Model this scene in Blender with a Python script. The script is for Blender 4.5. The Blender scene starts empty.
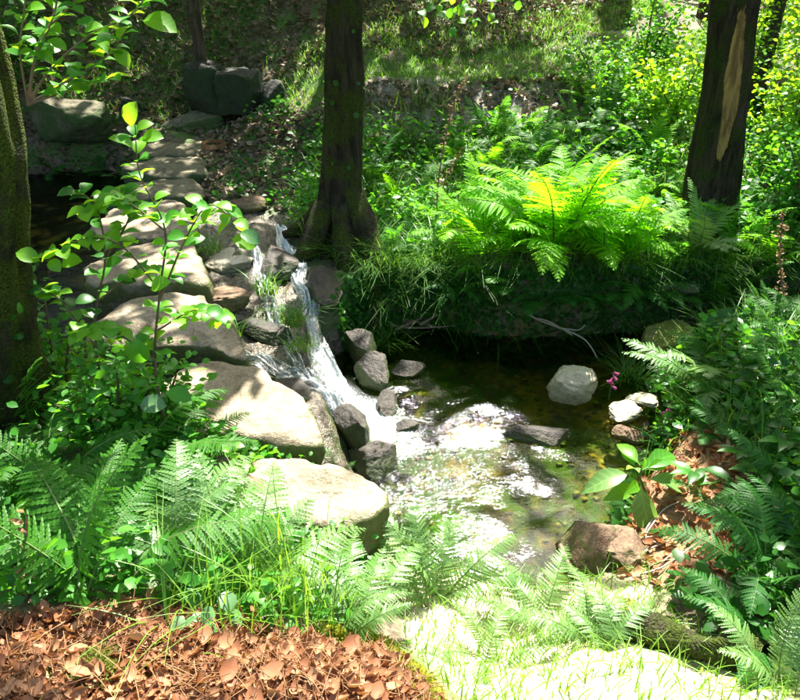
import bpy, math, random
import numpy as np
from mathutils import Vector, Matrix

# ------------------------------------------------------------------ camera, world, sun, exposure
SC = bpy.context.scene
COL = SC.collection
R = math.radians
rng = np.random.default_rng(7)
random.seed(7)

CAM_Z, PITCH, FPX = 2.5, R(30), 721.0
cam = bpy.data.cameras.new('camera'); cam_o = bpy.data.objects.new('camera', cam); COL.objects.link(cam_o)
cam_o.location = (0, 0, CAM_Z); cam_o.rotation_euler = (R(90) - PITCH, 0, 0)
cam.sensor_width = 36; cam.sensor_fit = 'HORIZONTAL'; cam.lens = 36 * FPX / 800
cam.clip_start = 0.05; cam.clip_end = 1000
SC.camera = cam_o

SUN_EL, SUN_AZ = R(56), R(12)
S = np.array([math.sin(SUN_AZ) * math.cos(SUN_EL), math.cos(SUN_AZ) * math.cos(SUN_EL), math.sin(SUN_EL)])
W = bpy.data.worlds.new('World'); SC.world = W; W.use_nodes = True
nt = W.node_tree
sky = nt.nodes.new('ShaderNodeTexSky'); sky.sky_type = 'NISHITA'; sky.sun_disc = False
sky.sun_elevation = SUN_EL; sky.sun_rotation = SUN_AZ; sky.dust_density = 4.0; sky.ozone_density = 0.4
bg = nt.nodes['Background']; bg.inputs['Strength'].default_value = 0.10
nt.links.new(sky.outputs[0], bg.inputs[0])
sun = bpy.data.lights.new('sun', 'SUN'); sun_o = bpy.data.objects.new('sun', sun); COL.objects.link(sun_o)
sun.energy = 5.0; sun.angle = R(0.53); sun.color = (1, 0.95, 0.86)
sun_o.rotation_euler = Vector(-S).to_track_quat('-Z', 'Y').to_euler(); sun_o.location = (0, 0, 20)
SC.view_settings.view_transform = 'Standard'; SC.view_settings.look = 'None'
SC.view_settings.gamma = 1; SC.view_settings.use_curve_mapping = False
SC.view_settings.exposure = 2.4
SC.render.engine = 'CYCLES'
SC.cycles.use_denoising = True
SC.cycles.max_bounces = 5; SC.cycles.diffuse_bounces = 2; SC.cycles.glossy_bounces = 2
SC.cycles.transmission_bounces = 5; SC.cycles.transparent_max_bounces = 12
SC.cycles.sample_clamp_indirect = 6; SC.cycles.caustics_reflective = False; SC.cycles.caustics_refractive = False

# ------------------------------------------------------------------ maths helpers
CP, SP = math.cos(PITCH), math.sin(PITCH)
def ray(px, py):
    u, v = (px - 400) / FPX, (py - 350) / FPX
    return np.array([u, CP - v * SP, -SP - v * CP])
def at(px, py, z):                      # point seen at a photo pixel, on the level z
    d = ray(px, py); t = (z - CAM_Z) / d[2]
    return np.array([0, 0, CAM_Z]) + d * t
def aty(px, py, y):                     # the same at a distance y
    d = ray(px, py)
    return np.array([0, 0, CAM_Z]) + d * (y / d[1])

def _hash(i, j, k, seed):
    h = (i * 374761393 + j * 668265263 + k * 1274126177 + seed * 974711) & 0x7fffffff
    h = ((h ^ (h >> 13)) * 1103515245) & 0x7fffffff
    h = ((h ^ (h >> 11)) * 12345677) & 0x7fffffff
    return (h ^ (h >> 15)) % 65536 / 32768.0 - 1
def vnoise(P, seed=0):
    P = np.asarray(P, float); f = np.floor(P).astype(np.int64); w = P - f; w = w * w * (3 - 2 * w)
    o = 0
    for a in (0, 1):
        for b in (0, 1):
            for c in (0, 1):
                wt = (w[..., 0] if a else 1 - w[..., 0]) * (w[..., 1] if b else 1 - w[..., 1]) * (w[..., 2] if c else 1 - w[..., 2])
                o = o + wt * _hash(f[..., 0] + a, f[..., 1] + b, f[..., 2] + c, seed)
    return o
def fbm(P, oct=4, seed=0, gain=.5):
    P = np.asarray(P, float); o = 0; a = 1
    for i in range(oct):
        o = o + a * vnoise(P * 2.03 ** i + 17.3 * i, seed + i); a *= gain
    return o
def xy3(x, y): return np.stack([x, y, np.zeros_like(x)], -1)
def sstep(a, b, x):
    t = np.clip((x - a) / (b - a), 0, 1); return t * t * (3 - 2 * t)
def sdist(poly, x, y):                  # signed distance to a polygon, negative inside
    P = np.stack([x, y], -1); d = np.full(x.shape, 1e9); inside = np.zeros(x.shape, bool)
    n = len(poly)
    for i in range(n):
        a = np.array(poly[i][:2]); b = np.array(poly[(i + 1) % n][:2]); e = b - a; w = P - a
        t = np.clip((w @ e) / (e @ e), 0, 1); q = w - t[..., None] * e
        d = np.minimum(d, (q * q).sum(-1))
        c = ((a[1] > y) != (b[1] > y))
        with np.errstate(divide='ignore', invalid='ignore'):
            xi = (b[0] - a[0]) * (y - a[1]) / (b[1] - a[1] + 1e-12) + a[0]
        inside ^= c & (x < xi)
    d = np.sqrt(d); return np.where(inside, -d, d)
def pdist(line, x, y):
    P = np.stack([x, y], -1); d = np.full(x.shape, 1e9)
    for a, b in zip(line[:-1], line[1:]):
        a = np.array(a[:2]); b = np.array(b[:2]); e = b - a; w = P - a
        t = np.clip((w @ e) / (e @ e), 0, 1); q = w - t[..., None] * e
        d = np.minimum(d, (q * q).sum(-1))
    return np.sqrt(d)

# ------------------------------------------------------------------ mesh helpers
def mesh(name, V, F, mats=(), smooth=True, attrs=None, midx=None):
    me = bpy.data.meshes.new(name)
    V = np.asarray(V, np.float32)
    if isinstance(F, np.ndarray):
        F = F.astype(np.int32); k = F.shape[1]; n = len(F)
        me.vertices.add(len(V)); me.vertices.foreach_set('co', V.ravel())
        me.loops.add(n * k); me.loops.foreach_set('vertex_index', F.ravel())
        me.polygons.add(n); me.polygons.foreach_set('loop_start', np.arange(0, n * k, k, dtype=np.int32))
        me.update(calc_edges=True)
    else:
        me.from_pydata(V.tolist(), [], F)
    n = len(me.polygons)
    me.polygons.foreach_set('use_smooth', np.full(n, smooth, bool))
    for m in (mats if isinstance(mats, (list, tuple)) else [mats]): me.materials.append(m)
    if midx is not None: me.polygons.foreach_set('material_index', np.asarray(midx, np.int32))
    for k, a in (attrs or {}).items():
        at_ = me.attributes.new(k, 'FLOAT', 'POINT'); at_.data.foreach_set('value', np.asarray(a, np.float32))
    me.update(); return me
def obj(name, me, parent=None, loc=None, rot=None, scale=None):
    o = bpy.data.objects.new(name, me); COL.objects.link(o)
    if parent is not None: o.parent = parent
    if loc is not None: o.location = loc
    if rot is not None: o.rotation_euler = rot
    if scale is not None: o.scale = (scale,) * 3 if np.isscalar(scale) else scale
    return o
def tag(o, label=None, cat=None, group=None, kind=None):
    for k, v in (('label', label), ('category', cat), ('group', group), ('kind', kind)):
        if v: o[k] = v
    return o
def empty(name, loc, rz=0):
    o = bpy.data.objects.new(name, None); COL.objects.link(o); o.location = loc; o.rotation_euler = (0, 0, rz)
    o.empty_display_size = .05; return o

def smooth_line(pts, n=8):              # Catmull-Rom
    P = np.asarray(pts, float); P = np.vstack([2 * P[0] - P[1], P, 2 * P[-1] - P[-2]]); out = []
    for i in range(1, len(P) - 2):
        t = np.linspace(0, 1, n, endpoint=False)[:, None]
        a, b, c, d = P[i - 1], P[i], P[i + 1], P[i + 2]
        out.append(.5 * (2 * b + (c - a) * t + (2 * a - 5 * b + 4 * c - d) * t ** 2 + (3 * b - a - 3 * c + d) * t ** 3))
    return np.vstack(out + [P[-2][None]])
def tube(pts, rad, sides=6, cap=True):
    P = np.asarray(pts, float); n = len(P); rad = np.broadcast_to(np.asarray(rad, float), (n,))
    T = np.gradient(P, axis=0); T /= np.linalg.norm(T, axis=1)[:, None] + 1e-9
    ref = np.array([1., 0, 0]) if abs(T[0][0]) < .8 else np.array([0, 1., 0])
    V = []; a = np.linspace(0, 2 * np.pi, sides, endpoint=False)
    for i in range(n):
        A = ref - T[i] * (ref @ T[i]); A /= np.linalg.norm(A) + 1e-9; ref = A; B = np.cross(T[i], A)
        V.append(P[i] + rad[i] * (np.cos(a)[:, None] * A + np.sin(a)[:, None] * B))
    V = np.vstack(V); i, j = np.meshgrid(np.arange(n - 1), np.arange(sides), indexing='ij')
    j2 = (j + 1) % sides
    F = np.stack([i * sides + j, i * sides + j2, (i + 1) * sides + j2, (i + 1) * sides + j], -1).reshape(-1, 4)
    return V, F
def cat(parts):                         # join (V,F) pairs of equal face size
    Vs, Fs, o = [], [], 0
    for V, F in parts: Vs.append(V); Fs.append(F + o); o += len(V)
    return np.vstack(Vs), np.vstack(Fs)

# leaf outlines: rows of (half width, along, lift)
def leaf_tmpl(rows, fold=.15):
    V, F = [], []
    for i, (w, y, z) in enumerate(rows): V += [(-w, y, z + fold * w), (0, y, z), (w, y, z + fold * w)]
    for i in range(len(rows) - 1):
        a, b = 3 * i, 3 * i + 3
        F += [(a, a + 1, b + 1, b), (a + 1, a + 2, b + 2, b + 1)]
    return np.array(V, float), np.array(F)
T_OVAL = leaf_tmpl([(.03, 0, 0), (.30, .33, .02), (.30, .68, .01), (.02, 1, -.06)])
T_ROUND = leaf_tmpl([(.06, 0, 0), (.36, .25, .03), (.44, .6, .02), (.26, .9, -.02), (.04, 1, -.05)])
T_LANCE = leaf_tmpl([(.02, 0, 0), (.13, .22, .03), (.17, .48, .03), (.10, .78, -.03), (.01, 1, -.12)], .3)
T_QUAD = (np.array([(-.28, .45, .03), (0, 0, 0), (.28, .45, .03), (0, 1, -.05)], float), np.array([(0, 1, 2, 3)]))
T_CURL = leaf_tmpl([(.04, 0, .1), (.3, .3, 0), (.33, .65, .06), (.05, 1, .28)], .6)
def cloud(tmpl, P, D, N, size, rnd=None):
    """one leaf per point: base at P, pointing along D, face turned to N"""
    V, F = tmpl; P = np.asarray(P, float); n = len(P)
    D = D / (np.linalg.norm(D, axis=1)[:, None] + 1e-9)
    X = np.cross(D, N); X /= np.linalg.norm(X, axis=1)[:, None] + 1e-9; Z = np.cross(X, D)
    s = np.broadcast_to(np.asarray(size, float), (n,))[:, None, None]
    VV = P[:, None] + s * (V[None, :, 0, None] * X[:, None] + V[None, :, 1, None] * D[:, None] + V[None, :, 2, None] * Z[:, None])
    FF = F[None] + (np.arange(n) * len(V))[:, None, None]
    r = rng.random(n) if rnd is None else rnd
    return VV.reshape(-1, 3), FF.reshape(-1, F.shape[1]), np.repeat(r, len(V))
def rdir(n, zmin=-1, zmax=1):
    z = rng.uniform(zmin, zmax, n); a = rng.uniform(0, 2 * np.pi, n); r = np.sqrt(np.clip(1 - z * z, 0, 1))
    return np.stack([r * np.cos(a), r * np.sin(a), z], -1)
def blades(P, H, Wd, lean, seg=4, az=None):
    """curved grass blades"""
    n = len(P); a = rng.uniform(0, 2 * np.pi, n) if az is None else az + rng.normal(0, .5, n); d = np.stack([np.cos(a), np.sin(a), np.zeros(n)], -1)
    sd = np.stack([-np.sin(a), np.cos(a), np.zeros(n)], -1)
    rows = []
    for i in range(seg + 1):
        t = i / seg
        c = P + d * (lean * H * t ** 2.0)[:, None] + np.array([0, 0, 1]) * (H * (t - .35 * lean * t ** 2.5))[:, None]
        w = (Wd * (1 - t ** 1.6) + .0004)[:, None]
        rows += [c - sd * w, c + sd * w]
    V = np.stack(rows, 1); k = 2 * (seg + 1)
    F = np.array([(2 * i, 2 * i + 1, 2 * i + 3, 2 * i + 2) for i in range(seg)])
    FF = F[None] + (np.arange(n) * k)[:, None, None]
    return V.reshape(-1, 3), FF.reshape(-1, 4), np.repeat(rng.random(n), k)

# ------------------------------------------------------------------ materials
class NG:
    def __init__(s, name):
        s.m = bpy.data.materials.new(name); s.m.use_nodes = True; s.t = s.m.node_tree; s.t.nodes.clear()
        s.out = s.n('OutputMaterial')
    def n(s, typ, **kw):
        x = s.t.nodes.new('ShaderNode' + typ)
        for k, v in kw.items(): setattr(x, k, v)
        return x
    def l(s, a, b): s.t.links.new(a, b)
    def set(s, sock, v):
        if hasattr(v, 'is_linked') or isinstance(v, bpy.types.NodeSocket): s.l(v, sock)
        elif isinstance(v, tuple) and len(v) == 3 and sock.type == 'RGBA': sock.default_value = (*v, 1)
        else: sock.default_value = v
    def attr(s, name): return s.n('Attribute', attribute_name=name).outputs['Fac']
    def math(s, op, a, b=0.0, clamp=False):
        x = s.n('Math', operation=op, use_clamp=clamp); s.set(x.inputs[0], a); s.set(x.inputs[1], b); return x.outputs[0]
    def mix(s, f, a, b, mode='MIX'):
        x = s.n('Mix', data_type='RGBA', blend_type=mode); s.set(x.inputs[0], f); s.set(x.inputs[6], a); s.set(x.inputs[7], b); return x.outputs[2]
    def noise(s, scale, detail=4, rough=.55, vec=None, dist=0):
        x = s.n('TexNoise'); x.inputs['Scale'].default_value = scale; x.inputs['Detail'].default_value = detail
        x.inputs['Roughness'].default_value = rough; x.inputs['Distortion'].default_value = dist
        s.l(vec if vec is not None else s.pos(), x.inputs['Vector']); return x.outputs['Fac']
    def pos(s):
        return s.n('NewGeometry').outputs['Position']
    def objc(s): return s.n('TexCoord').outputs['Object']
    def ramp(s, f, lo, hi):
        x = s.n('MapRange', clamp=True); s.set(x.inputs['Value'], f); x.inputs['From Min'].default_value = lo; x.inputs['From Max'].default_value = hi
        x.interpolation_type = 'SMOOTHSTEP'; return x.outputs[0]
    def bump(s, h, strength=.5, dist=.02, nrm=None):
        x = s.n('Bump'); x.inputs['Strength'].default_value = strength; x.inputs['Distance'].default_value = dist; s.l(h, x.inputs['Height'])
        if nrm is not None: s.l(nrm, x.inputs['Normal'])
        return x.outputs['Normal']
    def pbsdf(s, col, rough=.7, spec=.3, nrm=None, **kw):
        x = s.n('BsdfPrincipled'); s.set(x.inputs['Base Color'], col); s.set(x.inputs['Roughness'], rough)
        s.set(x.inputs['Specular IOR Level'], spec)
        if nrm is not None: s.l(nrm, x.inputs['Normal'])
        for k, v in kw.items(): s.set(x.inputs[k], v)
        return x.outputs[0]
    def done(s, sh): s.l(sh, s.out.inputs[0]); return s.m
    def rnd(s):
        r = s.n('ObjectInfo').outputs['Random']
        return s.math('FRACT', s.math('ADD', r, s.attr('rnd')))

def leaf_mat(name, c1, c2, trans, tf=.45, rough=.42, spec=.3, dead=None, veins=False, mid=None):
    g = NG(name); r = g.rnd()
    c = g.mix(r, c1, c2)
    n = g.noise(9, 1); c = g.mix(g.math('MULTIPLY', n, .6), c, (c1[0] * .5, c1[1] * .5, c1[2] * .5))
    if veins:
        o_ = g.n('TexCoord').outputs['Generated']; sx = g.n('SeparateXYZ'); g.l(g.objc(), sx.inputs[0])
        ax = g.math('ABSOLUTE', sx.outputs[0]); w_ = g.math('SINE', g.math('MULTIPLY', g.math('SUBTRACT', sx.outputs[1], g.math('MULTIPLY', ax, .8)), 46.0))
        vn = g.math('MAXIMUM', g.ramp(w_, .75, 1.0), g.ramp(ax, .02, .004)); c = g.mix(g.math('MULTIPLY', vn, .35), c, tuple(min(1, v * 1.9) for v in c2))
    if mid:
        c = g.mix(g.ramp(g.math('FRACT', g.math('MULTIPLY', r, 7.3)), .3, .7), c, mid)
    tc = g.mix(r, trans, (trans[0] * .7, trans[1] * .85, trans[2] * .7))
    if dead:
        k = g.math('GREATER_THAN', g.math('FRACT', g.math('MULTIPLY', r, 37.0)), 1 - dead)
        c = g.mix(k, c, (.22, .12, .04)); tc = g.mix(k, tc, (.3, .17, .05))
    p = g.pbsdf(c, rough, spec)
    t = g.n('BsdfTranslucent'); g.l(tc, t.inputs[0])
    m = g.n('MixShader'); m.inputs[0].default_value = tf; g.l(p, m.inputs[1]); g.l(t.outputs[0], m.inputs[2])
    return g.done(m.outputs[0])
M = {}
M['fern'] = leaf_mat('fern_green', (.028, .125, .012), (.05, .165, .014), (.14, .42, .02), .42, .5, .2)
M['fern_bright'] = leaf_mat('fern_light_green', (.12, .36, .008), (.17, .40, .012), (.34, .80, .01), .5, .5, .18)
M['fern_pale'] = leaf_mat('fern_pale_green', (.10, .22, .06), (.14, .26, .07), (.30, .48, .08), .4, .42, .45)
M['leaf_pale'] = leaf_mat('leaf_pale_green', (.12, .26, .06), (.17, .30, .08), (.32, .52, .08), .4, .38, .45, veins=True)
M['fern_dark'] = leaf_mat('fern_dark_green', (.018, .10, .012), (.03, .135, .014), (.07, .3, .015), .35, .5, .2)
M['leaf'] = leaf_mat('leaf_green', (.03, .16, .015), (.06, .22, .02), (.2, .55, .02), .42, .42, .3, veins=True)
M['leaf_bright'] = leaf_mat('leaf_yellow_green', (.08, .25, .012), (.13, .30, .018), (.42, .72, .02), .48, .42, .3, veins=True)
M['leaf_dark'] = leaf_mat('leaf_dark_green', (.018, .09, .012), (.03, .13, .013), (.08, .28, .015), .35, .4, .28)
M['ivy'] = leaf_mat('ivy_green', (.05, .15, .045), (.10, .20, .07), (.14, .3, .05), .25, .36, .4, veins=True)
M['shade_canopy'] = leaf_mat('shade_canopy_leaf', (.04, .13, .02), (.05, .16, .018), (.16, .38, .02), .3, .5)
M['grass'] = leaf_mat('grass_blade', (.05, .17, .02), (.10, .24, .03), (.28, .5, .04), .4, .4)
M['grass_pale'] = leaf_mat('grass_pale_blade', (.10, .25, .02), (.17, .32, .04), (.36, .62, .04), .4, .4)
M['dry'] = leaf_mat('dry_leaf', (.20, .07, .025), (.52, .30, .15), (.42, .17, .05), .22, .6, .25, mid=(.24, .10, .045))
M['straw'] = leaf_mat('dry_straw', (.26, .13, .05), (.42, .27, .13), (.3, .2, .1), .2, .6, .25, mid=(.15, .07, .03))
M['litter'] = leaf_mat('leaf_litter', (.15, .115, .07), (.32, .25, .165), (.14, .1, .05), .12, .65, .2)
M['petal'] = leaf_mat('pink_petal', (.55, .08, .30), (.65, .14, .38), (.7, .15, .4), .4, .5)
M['red_leaf'] = leaf_mat('red_leaf', (.45, .06, .03), (.4, .1, .04), (.6, .1, .04), .4, .5)

def stem_mat(name, c):
    g = NG(name); n = g.noise(60, 3)
    return g.done(g.pbsdf(g.mix(n, c, tuple(.5 * v for v in c)), .6, .3, g.bump(n, .4, .004)))
M['stem'] = stem_mat('green_stem', (.10, .17, .04)); M['twig'] = stem_mat('dry_twig', (.22, .15, .10))
M['brownstem'] = stem_mat('brown_stem', (.13, .09, .05)); M['pale_twig'] = stem_mat('pale_twig', (.42, .36, .27))

def ground_mat():
    g = NG('forest_ground'); n1 = g.noise(3, 5); n2 = g.noise(26, 4, .65); n3 = g.noise(110, 2)
    soil = g.mix(g.ramp(n2, .35, .65), (.055, .042, .026), (.17, .125, .08))
    moss = g.mix(n2, (.035, .085, .015), (.085, .16, .03))
    c = g.mix(g.ramp(n1, .42, .62), soil, moss)
    pathc = g.mix(g.ramp(n2, .3, .7), (.20, .17, .12), (.10, .09, .06))
    c = g.mix(g.attr('path'), c, pathc)
    bare = g.mix(g.ramp(n2, .35, .65), (.12, .105, .08), (.27, .245, .20))
    c = g.mix(g.attr('bare'), c, bare)
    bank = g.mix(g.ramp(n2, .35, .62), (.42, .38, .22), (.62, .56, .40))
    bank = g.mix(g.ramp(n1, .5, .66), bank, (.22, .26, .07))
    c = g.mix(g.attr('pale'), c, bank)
    rock = g.mix(g.ramp(n2, .3, .65), (.035, .032, .026), (.17, .14, .10)); rock = g.mix(g.ramp(n1, .5, .65), rock, (.05, .07, .02))
    c = g.mix(g.attr('rock'), c, rock)
    bed = g.mix(g.ramp(g.noise(2.2, 3), .38, .52), (.34, .16, .03), (.06, .095, .012))
    bed = g.mix(g.attr('sand'), bed, (.46, .22, .05))
    bed = g.mix(g.ramp(g.noise(14, 3), .4, .7), bed, (.10, .065, .03))
    c = g.mix(g.attr('bed'), c, bed)
    lit = g.mix(g.ramp(n3, .35, .65), (.16, .08, .035), (.33, .19, .10))
    c = g.mix(g.attr('leafy'), c, lit)
    r = g.mix(g.attr('rock'), (.9,) * 3, (.22,) * 3)
    h = g.math('ADD', n2, g.math('MULTIPLY', n3, .4))
    return g.done(g.pbsdf(c, r, .4, g.bump(h, .7, .03)))
M['ground'] = ground_mat()

def stone_mat(name, c1, c2, moss=(.10, .13, .02), moss_amt=.5, wet=0., top=True):
    g = NG(name); o = g.objc()
    n1 = g.noise(5, 6, .62, o); n2 = g.noise(30, 5, .6, o); n3 = g.noise(160, 3, .6, o)
    c = g.mix(g.ramp(n1, .35, .65), c1, c2)
    c = g.mix(g.math('MULTIPLY', g.ramp(n2, .45, .7), .55), c, tuple(v * .45 for v in c1))
    c = g.mix(g.math('MULTIPLY', g.ramp(n3, .5, .72), .5), c, tuple(min(1, v * 1.5) for v in c2))
    mo = g.mix(n2, moss, tuple(v * .45 for v in moss))
    nz = g.n('SeparateXYZ'); g.l(g.n('NewGeometry').outputs['Normal'], nz.inputs[0])
    if top: side = g.ramp(nz.outputs[2], .92, .45)
    else: side = g.ramp(nz.outputs[2], -.2, .6)
    k = g.math('MULTIPLY', g.ramp(g.math('ADD', g.math('MULTIPLY', g.noise(4.2, 4, .6, o), 1.0), g.math('MULTIPLY', side, .30)), .62, .78), moss_amt, True)
    c = g.mix(k, c, mo)
    rough = g.math('ADD', .75 - .6 * wet, g.math('MULTIPLY', n2, .2))
    h = g.math('ADD', g.math('MULTIPLY', n1, .7), g.math('ADD', g.math('MULTIPLY', n2, .5), g.math('MULTIPLY', n3, .12)))
    return g.done(g.pbsdf(c, rough, .35 + .3 * wet, g.bump(h, .9, .04)))
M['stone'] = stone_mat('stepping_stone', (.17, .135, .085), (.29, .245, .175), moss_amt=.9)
M['stone_shade'] = stone_mat('shade_dark_mossy_stone', (.10, .09, .055), (.18, .16, .10), (.06, .11, .025), .95)  # darker copy of the stepping stone: shade put into its colour, plus moss
M['wet'] = stone_mat('wet_rock', (.014, .012, .009), (.05, .038, .026), (.045, .07, .012), .9, .38)
M['boulder'] = stone_mat('pale_boulder', (.34, .30, .22), (.46, .42, .33), (.14, .16, .03), .5)
M['brown_rock'] = stone_mat('brown_rock', (.08, .045, .025), (.21, .145, .09), (.10, .13, .02), .6)
M['moss_rock'] = stone_mat('moss_covered_rock', (.15, .14, .05), (.22, .2, .09), (.17, .20, .025), 1.0, top=False)
M['block'] = stone_mat('dark_wall_block', (.02, .02, .015), (.055, .055, .04), (.025, .05, .015), .9)

def bark_mat(name, c1, c2, moss, moss_lo, stripe=None):
    g = NG(name); o = g.objc()
    mp = g.n('Mapping'); g.l(o, mp.inputs[0]); mp.inputs['Scale'].default_value = (1, 1, .18); v = mp.outputs[0]
    n1 = g.noise(22, 5, .6, v, .4); n2 = g.noise(5, 4, .6, o); n3 = g.noise(120, 2, .5, o)
    c = g.mix(g.ramp(n1, .35, .65), c1, c2)
    mo = g.mix(g.ramp(n3, .3, .7), moss, tuple(x * .35 for x in moss))
    c = g.mix(g.ramp(n2, moss_lo, moss_lo + .14), c, mo)
    if stripe: c = g.mix(g.ramp(g.math('ADD', g.attr('bare'), g.math('MULTIPLY', g.math('SUBTRACT', g.noise(14, 5, .7, v, 1.0), .5), 1.6)), .45, .6), c, g.mix(g.ramp(n1, .4, .65), (.40, .26, .09), (.17, .10, .04)))
    h = g.math('ADD', n1, g.math('MULTIPLY', n3, .5))
    return g.done(g.pbsdf(c, .9, .15, g.bump(h, 1.0, .05)))
M['bark_moss'] = bark_mat('mossy_bark', (.018, .016, .01), (.055, .048, .028), (.06, .085, .012), .44)
M['bark_moss2'] = bark_mat('thick_moss_bark', (.02, .02, .01), (.05, .05, .02), (.08, .11, .014), .38)
M['bark_right'] = bark_mat('split_bark', (.016, .013, .008), (.06, .045, .028), (.045, .065, .012), .48, True)
M['bark_thin'] = bark_mat('thin_bark', (.05, .04, .03), (.13, .10, .07), (.06, .08, .02), .52)

def water_mat():
    g = NG('stream_water'); p = g.pos()
    mp = g.n('Mapping'); g.l(p, mp.inputs[0]); mp.inputs['Scale'].default_value = (1, 1.5, 1); v = mp.outputs[0]
    n1 = g.noise(11, 3, .55, v, .6); n2 = g.noise(48, 3, .6, v, .3); t = g.attr('turb')
    h = g.math('ADD', n1, g.math('MULTIPLY', n2, .38))
    st = g.math('ADD', .035, g.math('MULTIPLY', t, .62))
    b = g.n('Bump'); g.l(st, b.inputs['Strength']); b.inputs['Distance'].default_value = .03; g.l(h, b.inputs['Height'])
    fr = g.n('Fresnel'); fr.inputs[0].default_value = 1.33; g.l(b.outputs[0], fr.inputs[1])
    tr = g.n('BsdfTransparent'); tr.inputs[0].default_value = (.55, .68, .36, 1)
    gl = g.n('BsdfGlossy'); gl.inputs['Roughness'].default_value = .06; g.l(b.outputs[0], gl.inputs['Normal'])
    m = g.n('MixShader'); g.l(fr.outputs[0], m.inputs[0]); g.l(tr.outputs[0], m.inputs[1]); g.l(gl.outputs[0], m.inputs[2])
    foam = g.pbsdf((.82, .86, .86), .55, .4, b.outputs[0])
    fn = g.math('ADD', g.math('MULTIPLY', g.noise(26, 5, .7, v, .5), .6), g.math('MULTIPLY', g.noise(95, 3, .6, v), .4))
    k = g.ramp(g.math('ADD', g.math('MULTIPLY', g.attr('foam'), .62), g.math('MULTIPLY', fn, .9)), .80, 1.02)
    m2 = g.n('MixShader'); g.l(k, m2.inputs[0]); g.l(m.outputs[0], m2.inputs[1]); g.l(foam, m2.inputs[2])
    return g.done(m2.outputs[0])
M['water'] = water_mat()
M['shade_tinted_water'] = water_mat(); M['shade_tinted_water'].name = 'shade_tinted_stream_water'; [x for x in M['shade_tinted_water'].node_tree.nodes if x.type == 'BSDF_TRANSPARENT'][0].inputs[0].default_value = (.16, .18, .09, 1)  # same water, its tint darkened to stand in for the shade upstream
def cascade_mat():
    g = NG('falling_water'); a = g.n('Attribute', attribute_name='uvv').outputs['Vector']
    u = g.n('CombineXYZ'); g.l(g.math('MULTIPLY', g.attr('cu'), 10.0), u.inputs[0]); g.l(g.math('MULTIPLY', g.attr('cv'), 2.2), u.inputs[1])
    n = g.noise(2.6, 5, .65, u.outputs[0], .7); n2 = g.noise(9, 3, .6, u.outputs[0])
    h = g.math('ADD', n, g.math('MULTIPLY', n2, .4)); nb = g.bump(h, .8, .03)
    k = g.ramp(g.math('ADD', g.math('ADD', g.math('MULTIPLY', n, .8), g.math('MULTIPLY', n2, .25)), g.math('MULTIPLY', g.attr('foam'), .45)), .60, .80)
    fr = g.n('Fresnel'); fr.inputs[0].default_value = 1.33; g.l(nb, fr.inputs[1])
    tr = g.n('BsdfTransparent'); tr.inputs[0].default_value = (.85, .9, .9, 1)
    gl = g.n('BsdfGlossy'); gl.inputs['Roughness'].default_value = .08; g.l(nb, gl.inputs['Normal'])
    m = g.n('MixShader'); g.l(fr.outputs[0], m.inputs[0]); g.l(tr.outputs[0], m.inputs[1]); g.l(gl.outputs[0], m.inputs[2])
    foam = g.pbsdf((.78, .86, .9), .4, .5, nb)
    m2 = g.n('MixShader'); g.l(k, m2.inputs[0]); g.l(m.outputs[0], m2.inputs[1]); g.l(foam, m2.inputs[2])
    return g.done(m2.outputs[0])
M['cascade'] = cascade_mat()

# ------------------------------------------------------------------ terrain
POOL = [at(x, y, 0)[:2] for x, y in [(362, 340), (378, 331), (410, 328), (445, 330), (480, 338), (560, 340), (640, 334), (720, 327), (800, 322)]]
POOL += [np.array([5.5, 4.3]), np.array([5.5, 4.0])]
POOL += [at(x, y, 0)[:2] for x, y in [(800, 338), (720, 345), (688, 352), (650, 368), (640, 395), (652, 420), (632, 447), (615, 480), (595, 515), (568, 548), (535, 562), (495, 566), (450, 560), (420, 545), (395, 505), (383, 470), (374, 430), (363, 390), (352, 360)]]
UP = [(-.75, 2.95), (-1.1, 3.6), (-1.45, 4.6), (-1.95, 6), (-2.35, 7.2), (-3.2, 7.7), (-5, 7.4), (-9, 6.5), (-9, 4.5), (-5, 4.4), (-3, 3.7), (-1.9, 3.05), (-1.2, 2.75)]
SILL = [(-.25, 2.45), (-.02, 2.8), (-.06, 3.1), (-.15, 3.42), (-.28, 3.85), (-.42, 4.25), (-.6, 4.7), (-.85, 5.35), (-1.05, 5.75), (-1.55, 5.75), (-1.75, 5.4), (-1.35, 4.5), (-1.0, 3.6), (-.6, 2.8)]
PATH = [(-.8, 7.9), (.5, 7.95), (1.6, 8.35), (2.5, 9.0), (3.8, 10.2), (5, 13), (7, 18), (9, 30)]
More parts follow.
